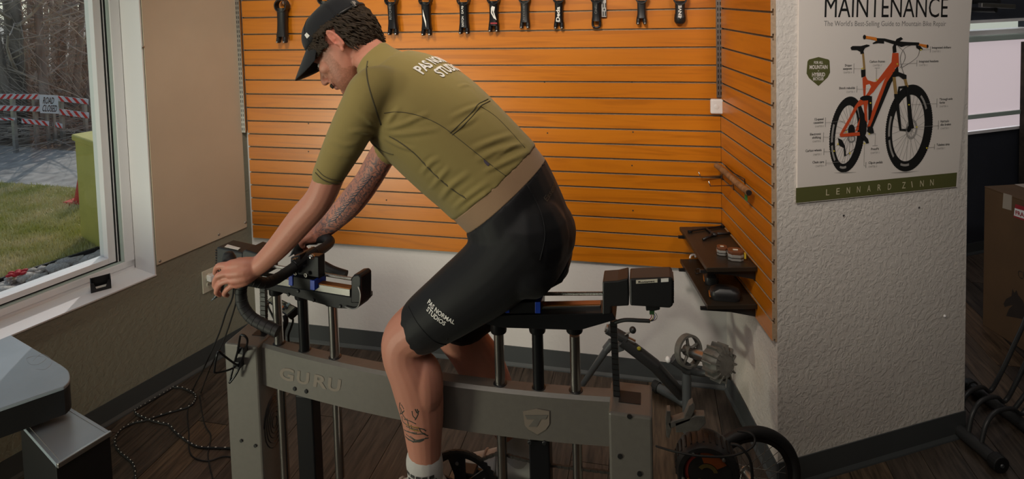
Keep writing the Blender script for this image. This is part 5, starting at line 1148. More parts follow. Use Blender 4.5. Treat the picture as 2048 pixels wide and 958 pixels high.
# ------------------------------------------------------------------ shelves in the corner
def shelf(pts, label, tips):
    (xb, yb), (xr, yr), (xf, yf), (xl, yl) = pts                     # back-right at the wall, front-right at the wall, front-left, back-left
    pr = on_right(xr, yr, .001); z = pr.z; pbk = atz(xb, yb, z); pf = atz(xf, yf, z); pl_ = atz(xl, yl, z)
    t0 = max(.004, (pbk-R0).dot(RU)); t1 = (pr-R0).dot(RU); dw = ((pf-R0).dot(RN)+(pl_-R0).dot(RN))/2; t0 = .012
    t = thing('shelf', label, 'shelf', RW((t0+t1)/2, z, dw/2))
    obj('board', MB().prism([RW(t0, z, .001), RW(t1, z, .001), RW(t1, z, dw), RW(t0, z, dw)], (0, 0, -.018)), SHM, t, bevel=.002)
    for tt in (t0+.05, t1-.03):
        obj('shelf_bracket', MB().prism([RW(tt, z-.0185, .002), RW(tt, z-.060, .002), RW(tt, z-.040, dw*.5), RW(tt, z-.030, dw+.02), RW(tt, z-.0185, dw+.02)], RU*.010), M['black'], t)
    return z, t0, t1, dw
SHM = mat('black_brown_shelf', (.022, .016, .011), .38)
zu, tu0, tu1, dwu = shelf([(1443, 442), (1515, 534), (1409, 542), (1362, 447)], 'upper black corner shelf carrying the two small silver boxes', None)
zl, tl0, tl1, dwl = shelf([(1443, 497), (1515, 609), (1409, 616), (1360, 506)], 'lower black corner shelf under the one with the silver boxes', None)
def U(x, y, h=0): return atz(x, y, zu+h)
def Lw_(x, y, h=0): return atz(x, y, zl+h)
M['brown_gloss'] = mat('brown_gloss', (.13, .05, .025), .2); M['clear'] = mat('grey_clear_plastic', (.33, .32, .30), .12, .3)
def silver_box(x, y, w, d, h, label, oct_=False):
    c = U(x, y); t = thing('pocket_gadget', label, 'gadget', c)
    n = 8; po = [(1, .55), (.55, 1), (-.55, 1), (-1, .55), (-1, -.55), (-.55, -1), (.55, -1), (1, -.55)]
    obj('case', MB().prism([c+V(a*w, b*d, .001) for a, b in po], (0, 0, h*.62)), M['clear'], t, bevel=.002)
    obj('rim', MB().prism([c+V(a*w*1.04, b*d*1.04, h*.30) for a, b in po], (0, 0, h*.10)), M['steel'], t)
    obj('lid', MB().prism([c+V(a*w*.98, b*d*.98, h*.63) for a, b in po], (0, 0, h*.34)), M['brown_gloss'], t, bevel=.003)
    obj('latch', MB().box((c.x-w*.35, c.y-d*.35, c.z+h*.975), (c.x+w*.3, c.y-d*.05, c.z+h*1.06)), M['cream'], t, bevel=.001); return t, c
silver_box(1444, 508, .021, .021, .034, 'smaller silver gadget with a brown lid, left of the pair on the upper shelf')
t_, c_ = silver_box(1471, 518, .030, .026, .040, 'larger silver gadget with brown lid and yellow tab, on the upper shelf')
obj('tab', MB().box((c_.x+.031, c_.y-.016, c_.z+.010), (c_.x+.038, c_.y-.002, c_.z+.030)), mat('yellow_plastic', (.55, .38, .03), .4), t_)
wt = thing('spanner', 'thin black spanner lying at the back of the upper shelf', 'tool', U(1413, 458))
pa, pb = U(1380, 462, .006), U(1446, 452, .006); d = (pb-pa).normalized()
obj('bar', MB().tube([pa, pb], .0042, 8), M['black_satin'], wt)
for p in (pa, pb): obj('jaw', MB().lathe([(.009, -.005), (.0105, -.004), (.0105, .004), (.009, .005)], p, (0, 0, 1), 14), M['black_satin'], wt, smooth='auto')
yw = thing('three_arm_tool', 'black three-armed hex tool lying in the middle of the upper shelf', 'tool', U(1428, 468))
obj('hub', MB().ell(U(1428, 468, .010), (.017, .015, .010)), M['black'], yw, smooth=True)
for (x, y) in [(1406, 479), (1464, 466), (1412, 457)]:
    ar = obj('arm', MB().tube([U(1428, 468, .010), U(1428, 468, .010).lerp(U(x, y, .006), .55), U(x, y, .005)], [.0075, .006, .0055], 10), M['black'], yw, smooth=True)
e = U(1464, 466, .005); obj('hex_bit', MB().tube([e, e+V(.025, -.002, 0)], .0022, 6), M['steel'], yw)
rb = thing('white_clip', 'small white looped clip at the back of the lower shelf', 'clip', Lw_(1385, 515)); obj('loop', MB().tube(spline([Lw_(1380, 516, .006), Lw_(1382, 511, .010), Lw_(1390, 509, .012), Lw_(1391, 514, .008)], 6), .0045, 8), M['white'], rb, smooth=True)
kr = thing('wire_keys', 'small dark wire bundle at the left edge of the lower shelf', 'wire', Lw_(1397, 545))
obj('loop', MB().tube(spline([Lw_(1391, 541, .006), Lw_(1396, 537, .012), Lw_(1402, 540, .01), Lw_(1399, 546, .006), Lw_(1392, 546, .005)], 5, True), .0022, 6, closed=True), M['black'], kr, smooth=True)
og = mat('orange_plastic', (.40, .12, .01), .5)
for (x, y, w, l, h, lab) in [(1422, 563, .030, .045, .042, 'black device with an orange edge, nearer the left rim of the lower shelf'), (1450, 596, .060, .035, .045, 'wide black curved case with a small orange mark on the lower shelf')]:
    c = Lw_(x, y); t = thing('black_device', lab, 'device', c); rr_ = []
    for f_, k in [(0, .9), (.4, 1.0), (.75, .92), (1, .6)]: rr_.append([c+V(w*k*math.copysign(abs(math.cos(q))**.5, math.cos(q)), l*k*math.copysign(abs(math.sin(q))**.5, math.sin(q)), .001+h*f_) for q in np.linspace(0, 2*math.pi, 24, endpoint=False)])
    obj('shell', MB().rings(rr_), M['black'], t, smooth='auto'); obj('orange_edge', MB().box((c.x-w*1.02, c.y-l*.5, c.z+.008), (c.x-w*.92, c.y+l*.3, c.z+.022)), og, t)
    obj('strap', MB().tube([c+V(w*math.cos(q)*1.0, l*math.sin(q), h*.45) for q in np.linspace(.3, 2.8, 12)], .004, 6), M['black_rubber'], t, smooth=True)
# ------------------------------------------------------------------ poster
po = thing('poster', 'large framed-board bicycle maintenance poster on the textured pillar', 'poster', on_pillar(1750, 385))
def Q(x, y, o): return on_pillar(x, y, o)
def ppoly(nm, px, o, m, par=po, th=.0003): return obj(nm, MB().prism([Q(x, y, o) for x, y in px], PN*th), m, par)
M['paper'] = mat('poster_paper', (.78, .72, .67), .5); M['band'] = mat('poster_olive', (.105, .108, .035), .5); M['p_black'] = mat('poster_black', (.012, .012, .012), .5); M['p_or'] = mat('poster_orange_red', (.62, .085, .025), .45); M['p_or2'] = mat('poster_orange', (.72, .22, .03), .45); M['p_grey'] = mat('poster_grey', (.22, .21, .20), .5); M['p_mid'] = mat('poster_mid_grey', (.33, .31, .29), .5); M['p_gold'] = mat('poster_gold', (.35, .22, .08), .4); M['p_yel'] = mat('poster_yellow', (.75, .62, .05), .5); M['p_cream'] = mat('poster_cream', (.62, .55, .38), .5)
bl, brt = Q(1592, 406, .001), Q(1912, 373, .001); tl_, tr_ = Q(1596, -60, .001), Q(1946, -60, .001)
obj('board', MB().prism([bl, brt, tr_, tl_], PN*.006), M['paper'], po)
O = .0075
ppoly('olive_band', [(1592, 376), (1914, 345), (1912, 373), (1592, 406)], O, M['band'])
def ptext(txt, x0, y0, x1, y1, hpx, m, nm='lettering', bold=.0, o=O, par=po):
    a, b2 = Q(x0, y0, o), Q(x1, y1, o); return obj(nm, text_mesh(txt, a, b2, abs(Q(x0, y0, o).z-Q(x0, y0-hpx, o).z), PN, bold), m, par)
ptext('MAINTENANCE', 1649, 34.5, 1895, 34.5, 42, M['p_black'], 'title', .0); ptext('The World\'s Best-Selling Guide to Mountain Bike Repair', 1648, 52, 1892, 52, 10.5, M['p_grey'], 'subtitle', .0)
for k, ch in enumerate('LENNARD'):
    x = 1652+k*20.6; y = 391-(x-1652)*.092; ptext(ch, x, y, x+6.5, y-.6, 12.5, M['p_cream'], 'letter', 0, O+.0006)
for k, ch in enumerate('ZINN'):
    x = 1804+k*20.0-(4 if k > 1 else 0); y = 377-(x-1804)*.10; ptext(ch, x, y, x+(7 if ch != 'I' else 1.6), y-.6, 12.5, M['p_cream'], 'letter', 0, O+.0006)
bg_ = [(1637, 114), (1657, 119), (1659, 122), (1660, 145), (1655, 155), (1637, 172), (1618, 156), (1613, 147), (1615, 123), (1618, 119)]
bd_ = ppoly('shield_badge', bg_, O, M['band'])
for txt, x0, x1, y, h in [('FOR ALL', 1628, 1646, 127.5, 5), ('MOUNTAIN', 1619, 1655, 138, 7.5), ('+', 1635.5, 1638.5, 143.5, 3), ('HYBRID', 1624, 1650, 153, 7.5), ('BICYCLES', 1626, 1647, 160.5, 5.5)]: ptext(txt, x0, y, x1, y-.4, h, M['paper'], 'lettering', .03, O+.0006)
# printed bicycle
def ell_px(cx, cy, rx, ry, n=60, rot=0.0, a0=0, a1=2*math.pi):
    return [(cx+rx*math.cos(a)*math.cos(rot)-ry*math.sin(a)*math.sin(rot), cy+rx*math.cos(a)*math.sin(rot)+ry*math.sin(a)*math.cos(rot)) for a in np.linspace(a0, a1, n, endpoint=a1-a0 < 6.28)]
def pring(nm, out, inn, o, m, th=.0003, closed=True):
    n = len(out); mb = MB(); v = [Q(x, y, o) for x, y in out]+[Q(x, y, o) for x, y in inn]; v += [p+PN*th for p in v]; f = []
    for i in range(n if closed else n-1):
        j = (i+1) % n; f += [(2*n+i, 2*n+j, 3*n+j, 3*n+i), (i, n+i, n+j, j), (i, j, 2*n+j, 2*n+i), (n+j, n+i, 3*n+i, 3*n+j)]
    return obj(nm, mb.add(v, f), m, po)
def pline(mb, pts, w, o):
    for (x0, y0), (x1, y1) in zip(pts[:-1], pts[1:]):
        L_ = math.hypot(x1-x0, y1-y0) or 1; nx, ny = -(y1-y0)/L_*w/2, (x1-x0)/L_*w/2; mb.prism([Q(x0+nx, y0+ny, o), Q(x1+nx, y1+ny, o), Q(x1-nx, y1-ny, o), Q(x0-nx, y0-ny, o)], PN*.0003)
    return mb
def knobby(c, n): return [(c[0]+(x-c[0])*k, c[1]+(y-c[1])*k) for (x, y), k in n]
for (c, ro, ri, knob, hubc) in [((1694, 269), (35, 77), (24, 62), 90, (1702, 260)), ((1818, 256), (47, 88), (34, 70), 110, (1820, 258))]:
    rot = .12; n = knob*2
    out = ell_px(c[0], c[1], ro[0], ro[1], n, rot); inn = ell_px(c[0]-1.5, c[1], ri[0], ri[1], n, rot)
    out = [(c[0]+(x-c[0])*(1.0 if k % 2 else .972), c[1]+(y-c[1])*(1.0 if k % 2 else .985)) for k, (x, y) in enumerate(out)]
    pring('printed_tyre', out, inn, O, M['p_black'])
    spk = MB(); e = ell_px(c[0]-1.5, c[1], ri[0]-2, ri[1]-2, 26, rot)
    for k, (x, y) in enumerate(e): pline(spk, [(hubc[0]+(3 if k % 2 else -3), hubc[1]+(4 if k % 3 else -4)), (x, y)], .55, O)
    obj('printed_spokes', spk, M['p_mid'], po)
    pring('printed_rim', ell_px(c[0]-1.5, c[1], ri[0]+.5, ri[1]+.5, 70, rot), ell_px(c[0]-1.5, c[1], ri[0]-2.2, ri[1]-3, 70, rot), O+.0002, M['p_black'])
    for a0, a1 in [(2.2, 2.75), (2.85, 3.4), (1.3, 1.75), (-1.1, -.6)]:
        pring('printed_decal', ell_px(c[0]-1.5, c[1], ri[0]+5.5, ri[1]+7, 14, rot, a0, a1), ell_px(c[0]-1.5, c[1], ri[0]+2, ri[1]+2.5, 14, rot, a0, a1), O+.0006, M['p_mid'], closed=False)
ppoly('printed_shadow', [(1668, 345.5), (1690, 344), (1713, 344.5), (1690, 346.5)], O, M['p_mid']); ppoly('printed_shadow', [(1782, 345.5), (1805, 344), (1838, 342), (1812, 346)], O, M['p_mid'])
Z = O+.0010
ppoly('printed_hub', ell_px(1703, 261, 7, 12, 24), Z, M['p_black']); ppoly('printed_hub', ell_px(1817, 258, 5, 6, 20), Z, M['p_black'])
pring('printed_brake_disc', ell_px(1823, 258, 11.5, 20, 36, .1), ell_px(1823, 258, 8, 15.5, 36, .1), Z, M['p_mid'])
pring('printed_brake_disc', ell_px(1703, 277, 8, 8, 24), ell_px(1703, 277, 5, 5.5, 24), Z, M['p_grey'])
ppoly('printed_frame', [(1785, 106), (1797, 106), (1798, 133), (1790, 136), (1757, 170), (1747, 184), (1739, 191), (1735, 210), (1733, 224), (1729, 224), (1728, 206), (1725, 156), (1731, 152), (1735, 160), (1748, 164), (1753, 163), (1783, 124)], Z+.0004, M['p_or'])
ppoly('printed_frame', [(1739, 168), (1742, 173), (1737, 183), (1731, 192), (1732, 170)], Z+.0009, M['paper'])
ppoly('printed_frame', [(1796, 132), (1797, 143), (1783, 165), (1745, 256), (1737, 262), (1734, 253), (1739, 241), (1770, 160)], Z+.0005, M['p_black'])
ppoly('printed_frame', [(1789, 124), (1780, 140), (1769, 160), (1739, 236), (1735, 254), (1739, 256), (1744, 244), (1774, 164), (1790, 140)], Z+.0010, M['p_or'])
ppoly('printed_frame', [(1719, 200), (1726, 198), (1728, 208), (1716, 214), (1706, 232), (1690, 262), (1683, 270), (1680, 268), (1684, 260), (1698, 236), (1710, 212)], Z+.0005, M['p_or'])
ppoly('printed_frame', [(1679, 268), (1719, 264), (1720, 271), (1681, 274)], Z+.0006, M['p_or']); ppoly('printed_frame', [(1727, 204), (1733, 206), (1735, 246), (1730, 240)], Z+.0003, M['p_or'])
ppoly('printed_frame', [(1716, 246), (1720, 236), (1717, 260), (1710, 264)], Z+.0002, M['p_or'])
ppoly('printed_tyre', [(1716, 214), (1722, 212), (1732, 236), (1734, 250), (1728, 276), (1722, 278), (1720, 240)], Z+.0001, M['p_black'])
ppoly('printed_shock', [(1736, 195), (1744, 192), (1744, 222), (1740, 240), (1737, 240), (1737, 220)], Z+.0012, M['p_black']); ppoly('printed_shock', ell_px(1732, 196, 12, 5, 20, -.1), Z+.0013, M['p_black'])
ppoly('printed_seat_post', [(1724, 106), (1728, 106), (1731, 140), (1727, 141)], Z, M['p_gold']); ppoly('printed_seat_post', [(1722, 140), (1731, 139), (1731, 153), (1723, 155)], Z+.0002, M['p_black']); ppoly('printed_seat_post', [(1721, 103), (1727, 102), (1728, 107), (1721, 108)], Z+.0003, M['p_black'])
ppoly('printed_saddle', [(1701, 95), (1705, 92), (1722, 92), (1733, 89), (1739, 90), (1739, 92), (1730, 96), (1726, 104), (1720, 103), (1714, 100), (1703, 100)], Z+.0004, M['p_black'])
ppoly('printed_handlebar', [(1752, 76), (1770, 77), (1790, 82), (1815, 84), (1838, 85), (1840, 90), (1812, 91), (1803, 94), (1790, 89), (1768, 82), (1752, 82)], Z+.0004, M['p_black'])
ppoly('printed_grip', [(1728, 71), (1753, 75), (1754, 82), (1744, 79), (1730, 77)], Z+.0006, M['p_or2']); ppoly('printed_grip', [(1838, 87), (1856, 90), (1854, 96), (1838, 91)], Z+.0006, M['p_or2'])
ppoly('printed_grip_end', ell_px(1729, 74, 3, 4.5, 16), Z+.0008, M['p_black']); ppoly('printed_grip_end', ell_px(1855, 92.5, 2, 3.5, 16), Z+.0008, M['p_black'])
ppoly('printed_lever', [(1745, 86), (1756, 80), (1768, 82), (1768, 87), (1756, 86), (1747, 88)], Z+.0005, M['p_black']); ppoly('printed_lever', [(1832, 90), (1840, 92), (1846, 98), (1842, 101), (1833, 96)], Z+.0005, M['p_black'])
ppoly('printed_stem', [(1793, 78), (1802, 74), (1806, 78), (1797, 84), (1792, 92), (1793, 104), (1786, 106), (1785, 94), (1789, 86)], Z+.0007, M['p_black'])
ppoly('printed_fork', [(1785, 145), (1792, 142), (1808, 148), (1813, 150), (1813, 158), (1806, 158), (1798, 152), (1786, 154)], Z+.0011, M['p_black'])
ppoly('printed_fork_leg', [(1785, 154), (1791, 154), (1795, 190), (1789, 190)], Z+.0008, M['p_gold']); ppoly('printed_fork_leg', [(1807, 156), (1812, 156), (1817, 174), (1811, 174)], Z+.0008, M['p_gold'])
ppoly('printed_fork_leg', [(1788, 188), (1796, 188), (1803, 258), (1812, 258), (1812, 262), (1799, 261)], Z+.0012, M['p_black']); ppoly('printed_fork_leg', [(1812, 174), (1818, 174), (1825, 240), (1828, 256), (1818, 258)], Z+.0009, M['p_black'])
ppoly('printed_fork_arch', [(1795, 186), (1797, 173), (1814, 171), (1814, 175), (1800, 177), (1799, 190)], Z+.0013, M['p_black'])
ppoly('printed_crank', ell_px(1727, 259, 6, 14, 24), Z+.0014, M['p_black']); ppoly('printed_crank', [(1726, 266), (1736, 278), (1738, 286), (1733, 287), (1723, 274)], Z+.0015, M['p_black']); ppoly('printed_crank', [(1737, 252), (1746, 256), (1748, 266), (1740, 268), (1734, 262)], Z+.0014, M['p_black'])
ppoly('printed_derailleur', [(1676, 276), (1684, 280), (1690, 292), (1692, 310), (1688, 313), (1688, 296), (1678, 290)], Z+.0006, M['p_black'])
ln = MB(); pline(ln, [(1690, 312), (1722, 288)], .8, Z+.0006); pline(ln, [(1686, 262), (1724, 250)], .8, Z+.0006)
for pts in [[(1796, 92), (1808, 104), (1810, 118), (1800, 136)], [(1822, 90), (1808, 98), (1801, 114), (1803, 132), (1808, 148)], [(1840, 96), (1836, 112), (1822, 124), (1804, 135)]]: pline(ln, [(v.x, v.y) for v in spline([V(x, y, 0) for x, y in pts], 5)], .6, Z+.0014)
obj('printed_cable', ln, M['p_black'], po)
call = MB(); yl = []
for (ttl, chap, tx0, tx1, ty, bx, by0, by1, ln_, dot) in [
    (['Integrated shifters'], 'CHAPTER 5', 1864, 1902, 97.5, 1861, 93, 105, [(1861, 99), (1845, 99)], (1842, 99.5)), (['Integrated headsets'], 'CHAPTER 12', 1838, 1877, 125, 1834, 120, 133, [(1834, 126), (1798, 128)], (1794.5, 128)),
    (['Carbon frames'], 'CHAPTER 17', 1739, 1770, 125.5, None, 0, 0, [(1753, 136), (1753, 158)], (1753.5, 159.5)), (['Dropper', 'seatposts'], 'CHAPTER 14', 1686, 1704, 133, 1708, 127, 147, [(1708, 137), (1724, 137)], (1724.5, 137)),
    (['Shock rebuilds'], 'CHAPTER 17', 1678, 1710, 178.5, 1714, 172, 185, [(1714, 178), (1738, 178)], (1741, 206)), (['12-speed', 'cassettes'], 'CHAPTER 8', 1627, 1647, 241, 1651, 235, 254, [(1651, 245), (1690, 242)], (1692.5, 263.5)),
    (['Electronic', 'shifting'], 'CHAPTER 6', 1620, 1642, 271, 1647, 265, 284, [(1647, 274), (1675, 274)], (1676, 288)), (['Carbon wheels'], 'CHAPTER 3', 1611, 1643, 304, 1648, 297, 310, [(1648, 303), (1667, 302)], (1668, 302)),
    (['Chain care'], 'CHAPTER 4', 1625, 1648, 327, 1652, 320, 332, [(1652, 326), (1690, 323)], (1700, 306.5)), (['PressFit'], 'CHAPTER 11', 1742, 1758, 300.5, None, 0, 0, [(1738, 267), (1751, 267), (1750, 291)], (1738.5, 268)),
    (['Clip-in pedals'], 'CHAPTER 13', 1737, 1765, 328, 1732, 324, 336, [(1732, 331), (1728, 331), (1729, 290)], (1729, 287)), (['Through-axle', 'forks'], 'CHAPTER 16', 1879, 1905, 201, 1874, 197, 215, [(1874, 207), (1820, 209)], (1818, 209.5)),
    (['Hydraulic', 'disc brakes'], 'CHAPTER 9', 1881, 1902, 245, 1877, 241, 259, [(1877, 251), (1836, 254)], (1833.5, 254)), (['Tubeless tires'], 'CHAPTER 7', 1873, 1899, 292, 1869, 288, 299, [(1869, 294), (1855, 295)], (1853.5, 296))]:
    sl_ = -.06 if ty > 180 else -.02; nl = len(ttl)
    for k, w in enumerate(ttl):
        f_ = len(w)/max(len(s) for s in ttl); xa, xb = (tx1-(tx1-tx0)*f_, tx1) if (bx and bx > tx1) else (tx0, tx0+(tx1-tx0)*f_)
        ptext(w, xa, ty+k*6.6, xb, ty+k*6.6+sl_*(xb-xa), 4.6, M['p_black'], 'caption', .015)
    ya = ty+(nl-1)*6.6+7.4; wd = 17; xa, xb = (tx1-wd, tx1) if (bx and bx > tx1) else (tx0, tx0+wd)
    if bx is None: xa, xb = (tx0+tx1)/2-9, (tx0+tx1)/2+9; pline(call, [(xa+4, (ty+10.5) if ty < 200 else ty-9), (xb-4, (ty+10.5) if ty < 200 else ty-9.5)], 1.0, O)
    ptext(chap, xa, ya, xb, ya+sl_*(xb-xa), 3.8, M['p_mid'], 'caption', 0)
    if bx: pline(call, [(bx, by0), (bx-.6, by1)], 1.0, O)
    pline(call, ln_, .45, Z+.0016); yl.append(dot)
obj('callout_line', call, M['p_mid'], po)['kind'] = 'stuff'
for (x, y) in yl: ppoly('callout_dot', ell_px(x, y, 1.5, 1.6, 10), Z+.0020, M['p_yel'])
for k, (x, y) in enumerate([(1687, 431), (1838, 415)]):
    p = Q(x, y, .0005); h = thing('wall_anchor', 'small dark wall anchor under the poster, %s of the two' % ['left', 'right'][k], 'wall anchor', p)
    obj('sleeve', MB().lathe([(.0045, -.004), (.0045, .0015), (.003, .0015), (.003, .0002)], p, PN, 12), M['p_grey'], h); obj('hole', MB().cyl(p, p+PN*.001, .0029, 12), M['black'], h)
p = Q(1889, 632, .0); sb2 = thing('wall_bump', 'small white round nub low on the pillar near its right edge', 'nub', p); obj('nub', MB().ell(p, (.006, .006, .006), 12, 8), M['white'], sb2, smooth=True)
# ------------------------------------------------------------------ table, box, card holder by the window
ZT = .585
tb_ = [atz(x, y, ZT) for x, y in [(24, 671), (122, 729), (136, 740), (140, 752), (138, 763), (128, 773)]]+[atz(0, 817, ZT)]
tb_ = [tb_[0], tb_[0].lerp(tb_[1], .5)]+spline(tb_[1:6], 4)+[tb_[6]]
ext = tb_[-1]+(tb_[-1]-tb_[-2]).normalized()*.9
w_a = LW(((tb_[0]-V(0, 0, ZT)).dot(LU)), ZT, -.006); w_b = LW((V(ext.x, ext.y, 0)).dot(LU), ZT, -.006)
out = [w_a]+tb_[1:]+[ext, w_b]
tt = thing('window_table', 'pale laminate table with rounded corner and black apron under the window', 'table', (tb_[8].x-.4, tb_[8].y-.5, 0))
M['laminate'] = mat('blue_grey_laminate', (.30, .35, .40), .3, var=.08, vscale=8)
obj('tabletop', MB().prism([p+V(0, 0, -.012) for p in out], (0, 0, .012)), M['laminate'], tt, bevel=.003)
cen = sum((Vector(p) for p in out), V(0, 0, 0))/len(out)
obj('apron', MB().prism([p.lerp(V(cen.x, cen.y, p.z), .006)+V(0, 0, -.098) for p in out], (0, 0, .0855)), M['black'], tt)
for f_ in (.42, .8):
    q = tb_[-2].lerp(ext, f_)+ (w_b-ext).normalized()*.12; obj('leg', MB().box((q.x-.025, q.y-.025, 0), (q.x+.025, q.y+.025, ZT-.098)), M['black'], tt)
sk2 = MB()
for px in [[(52, 717), (70, 712), (92, 716), (78, 728), (60, 728), (52, 717)], [(66, 722), (84, 708), (104, 722), (92, 738), (72, 738)]]:
    sk2.tube(spline([atz(x, y, ZT+.0002) for x, y in px], 5), .00045, 4)
obj('pencil_scribble', sk2, mat('pencil_grey', (.52, .52, .54), .6), tt)
ZX = .45
bx = [atz(x, y, ZX) for x, y in [(40, 847), (130, 808), (220, 862), (112, 928)]]
cb2 = thing('black_box_unit', 'tall black box unit with a pale top, tucked under the table corner', 'box', (sum(p.x for p in bx)/4, sum(p.y for p in bx)/4, 0))
obj('case', MB().prism([V(p.x, p.y, .0) for p in bx], (0, 0, ZX-.012)), M['black'], cb2, bevel=.002)
obj('top_plate', MB().prism([V(p.x, p.y, ZX-.012) for p in bx], (0, 0, .012)), M['laminate'], cb2, bevel=.002)
e1 = (bx[2]-bx[3]); nn = V(e1.y, -e1.x, 0).normalized(); 
obj('front_lip', MB().prism([bx[3]+V(0, 0, -.012), bx[2]+V(0, 0, -.012), bx[2]+V(0, 0, .004), bx[3]+V(0, 0, .004)], nn*.012), M['zinc'], cb2, bevel=.002)
for a, b2 in ((0, 3), (1, 2)):
    o_ = (bx[3-a]-bx[1 if a == 0 else 0]).normalized()*0; s_d = (bx[1]-bx[0]).normalized()*(.012 if a == 0 else -.012); obj('edge_groove', MB().tube([bx[a]+s_d+V(0, 0, .0004), bx[b2]+s_d+V(0, 0, .0004)], .0008, 4), M['p_grey'], cb2)
ZS = .5826
c0, c1 = atz(182, 587, ZS), atz(223, 576, ZS); d = (c1-c0); L_ = d.length; d.normalize(); bk = V(-d.y, d.x, 0); bk = bk if bk.dot(-LN) > 0 else -bk
ch = thing('card_holder', 'black desk card holder standing on the white window sill', 'card holder', (c0+c1)/2)
hgt = at(182, 587, c0.y).z-at(182, 565, c0.y).z; hgt = .052; dp = .034; z_ = V(0, 0, 1)
for q in (c0, c1-d*.003): obj('side_panel', MB().prism([q, q+bk*dp, q+bk*dp+z_*(hgt+.006), q+z_*(hgt-.008)], d*.003), M['black'], ch)
obj('back_panel', MB().prism([c0+bk*(dp-.003)+d*.003, c1+bk*(dp-.003)-d*.003, c1+bk*(dp-.003)-d*.003+z_*(hgt+.005), c0+bk*(dp-.003)+d*.003+z_*(hgt+.005)], bk*.003), M['black'], ch)
f0, f1 = c0+d*.003, c1-d*.003; w_ = (f1-f0).length
obj('front_panel', MB().prism([f0, f1, f1+z_*(hgt-.01), f1-d*w_*.12+z_*(hgt-.01), f1-d*w_*.25+z_*.014, f0+d*w_*.25+z_*.014, f0+d*w_*.12+z_*(hgt-.01), f0+z_*(hgt-.01)], bk*.003), M['black'], ch)
obj('floor_panel', MB().prism([f0, f1, f1+bk*(dp-.003), f0+bk*(dp-.003)], z_*.003), M['black'], ch)
obj('card', MB().prism([f0+d*.012+bk*.006+z_*.003, f1-d*.012+bk*.006+z_*.003, f1-d*.012+bk*.010+z_*.020, f0+d*.012+bk*.010+z_*.020], bk*.002), M['print_white'], ch)
# ------------------------------------------------------------------ cords
def fl_px(pts, z): return [atz(x, y, z) for x, y in pts]
rope = [(272, 962), (271, 954), (268, 931), (256, 917), (240, 904), (230, 886), (234, 870), (247, 856), (270, 845), (293, 840), (329, 828), (377, 814), (389, 804), (391, 792), (379, 783), (356, 775), (329, 775), (306, 783), (284, 799), (271, 815), (273, 828), (291, 838), (311, 845), (336, 849), (352, 865), (375, 883), (397, 894), (430, 896), (480, 897), (540, 899)]
rp2 = spline(fl_px(rope, .0055), 5)
for p in rp2:
    q = p.dot(LN)
    if q < .024: p += LN*(.024-q)
for k, p in enumerate(rp2):
    if 55 < k < 75 or 100 < k < 112: p.z += .0035
rc_ = thing('power_cord', 'black cord with white flecks looped on the floor by the baseboard', 'cord', rp2[40]); obj('cord', MB().tube(rp2, .0046, 8), M['black_rubber'], rc_, smooth=True)
fk = MB()
for k in range(2, len(rp2)-2, 1):
    if k % 2: a, b2 = rp2[k], rp2[k].lerp(rp2[k+1], .38); fk.tube([a+V(0, 0, .0042), b2+V(0, 0, .0042)], .0016, 5)
obj('fleck', fk, M['print_white'], rc_)['kind'] = 'stuff'
def wire(label, hang, floor_, r, par=None):
    t = thing('thin_cable', label, 'cable', atz(*floor_[0], .003)); e = atz(*floor_[0], .004); s = at(hang[0][0], hang[0][1], -1.458); P = []
    for (x, y) in hang:
        f_ = (y-hang[0][1])/(floor_[0][1]-hang[0][1]); P.append(at(x, y, s.y+(e.y-s.y)*f_**1.15))
    P += fl_px(floor_, .004); obj('cable', MB().tube(spline(P, 6), r, 7), M['black_rubber'], t, smooth=True); return t
wire('thin black cable falling from the near brake hood, left of the two', [(468, 574), (464, 598), (452, 625), (439, 665), (419, 712), (405, 742)], [(386, 779), (377, 815), (375, 831), (378, 867), (378, 897), (388, 915), (416, 922), (447, 913), (475, 916), (530, 922)], .0028)
wire('thin black cable falling from the near brake hood, right of the two', [(472, 574), (473, 598), (465, 630), (448, 680), (432, 712), (418, 742)], [(402, 785), (400, 795), (409, 847), (422, 872), (416, 908), (420, 933), (427, 962)], .0026)
# ------------------------------------------------------------------ folded trainer stand in the corner
M['tgrey'] = mat('slate_grey_paint', (.085, .092, .098), .4, .1); M['cast'] = mat('cast_grey', (.17, .165, .15), .55, .3, var=.2, vscale=40); M['tdark'] = mat('dark_grey_tube', (.030, .031, .033), .42)
YT = -.30
def T(x, y, Y=YT): return at(x, y, Y)
def tr(px, r, Y=YT): return MB().tube([T(x, y, Y) for x, y in px], pxr(T(*px[0], Y), r), 16)
tr_t = thing('roller_trainer', 'grey folded roller trainer stand with flywheel leaning in the corner', 'trainer', (T(1290, 720).x, YT, 0))
lf = atz(1160, 778, .012); obj('leg', MB().tube([T(1222, 686), T(1200, 718), V(lf.x, lf.y, .015)], [.015, .0135, .0125], 16), M['tgrey'], tr_t, smooth='auto')
obj('leg_sleeve', tr([(1224, 684), (1212, 699)], 8.5), M['tgrey'], tr_t, smooth='auto')
rf = atz(1368, 800, .02); obj('leg', MB().tube([T(1244, 680), T(1309, 730), V(rf.x, rf.y, .03)], [.026, .027, .025], 18), M['tdark'], tr_t, smooth='auto')
obj('head_tube', tr([(1214, 657), (1254, 679)], 10.5), M['tdark'], tr_t, bevel=.003)
obj('head_ring', tr([(1211, 655.5), (1214, 657)], 8), M['zinc'], tr_t)
st_ = obj('stub_tube', tr([(1249, 676), (1269, 686)], 6.6), M['steel'], tr_t, smooth='auto'); d_ = (T(1269, 686)-T(1249, 676)).normalized()
obj('bore', MB().cyl(T(1269, 686), T(1269, 686)+d_*.0006, .0115, 14), M['black'], st_)
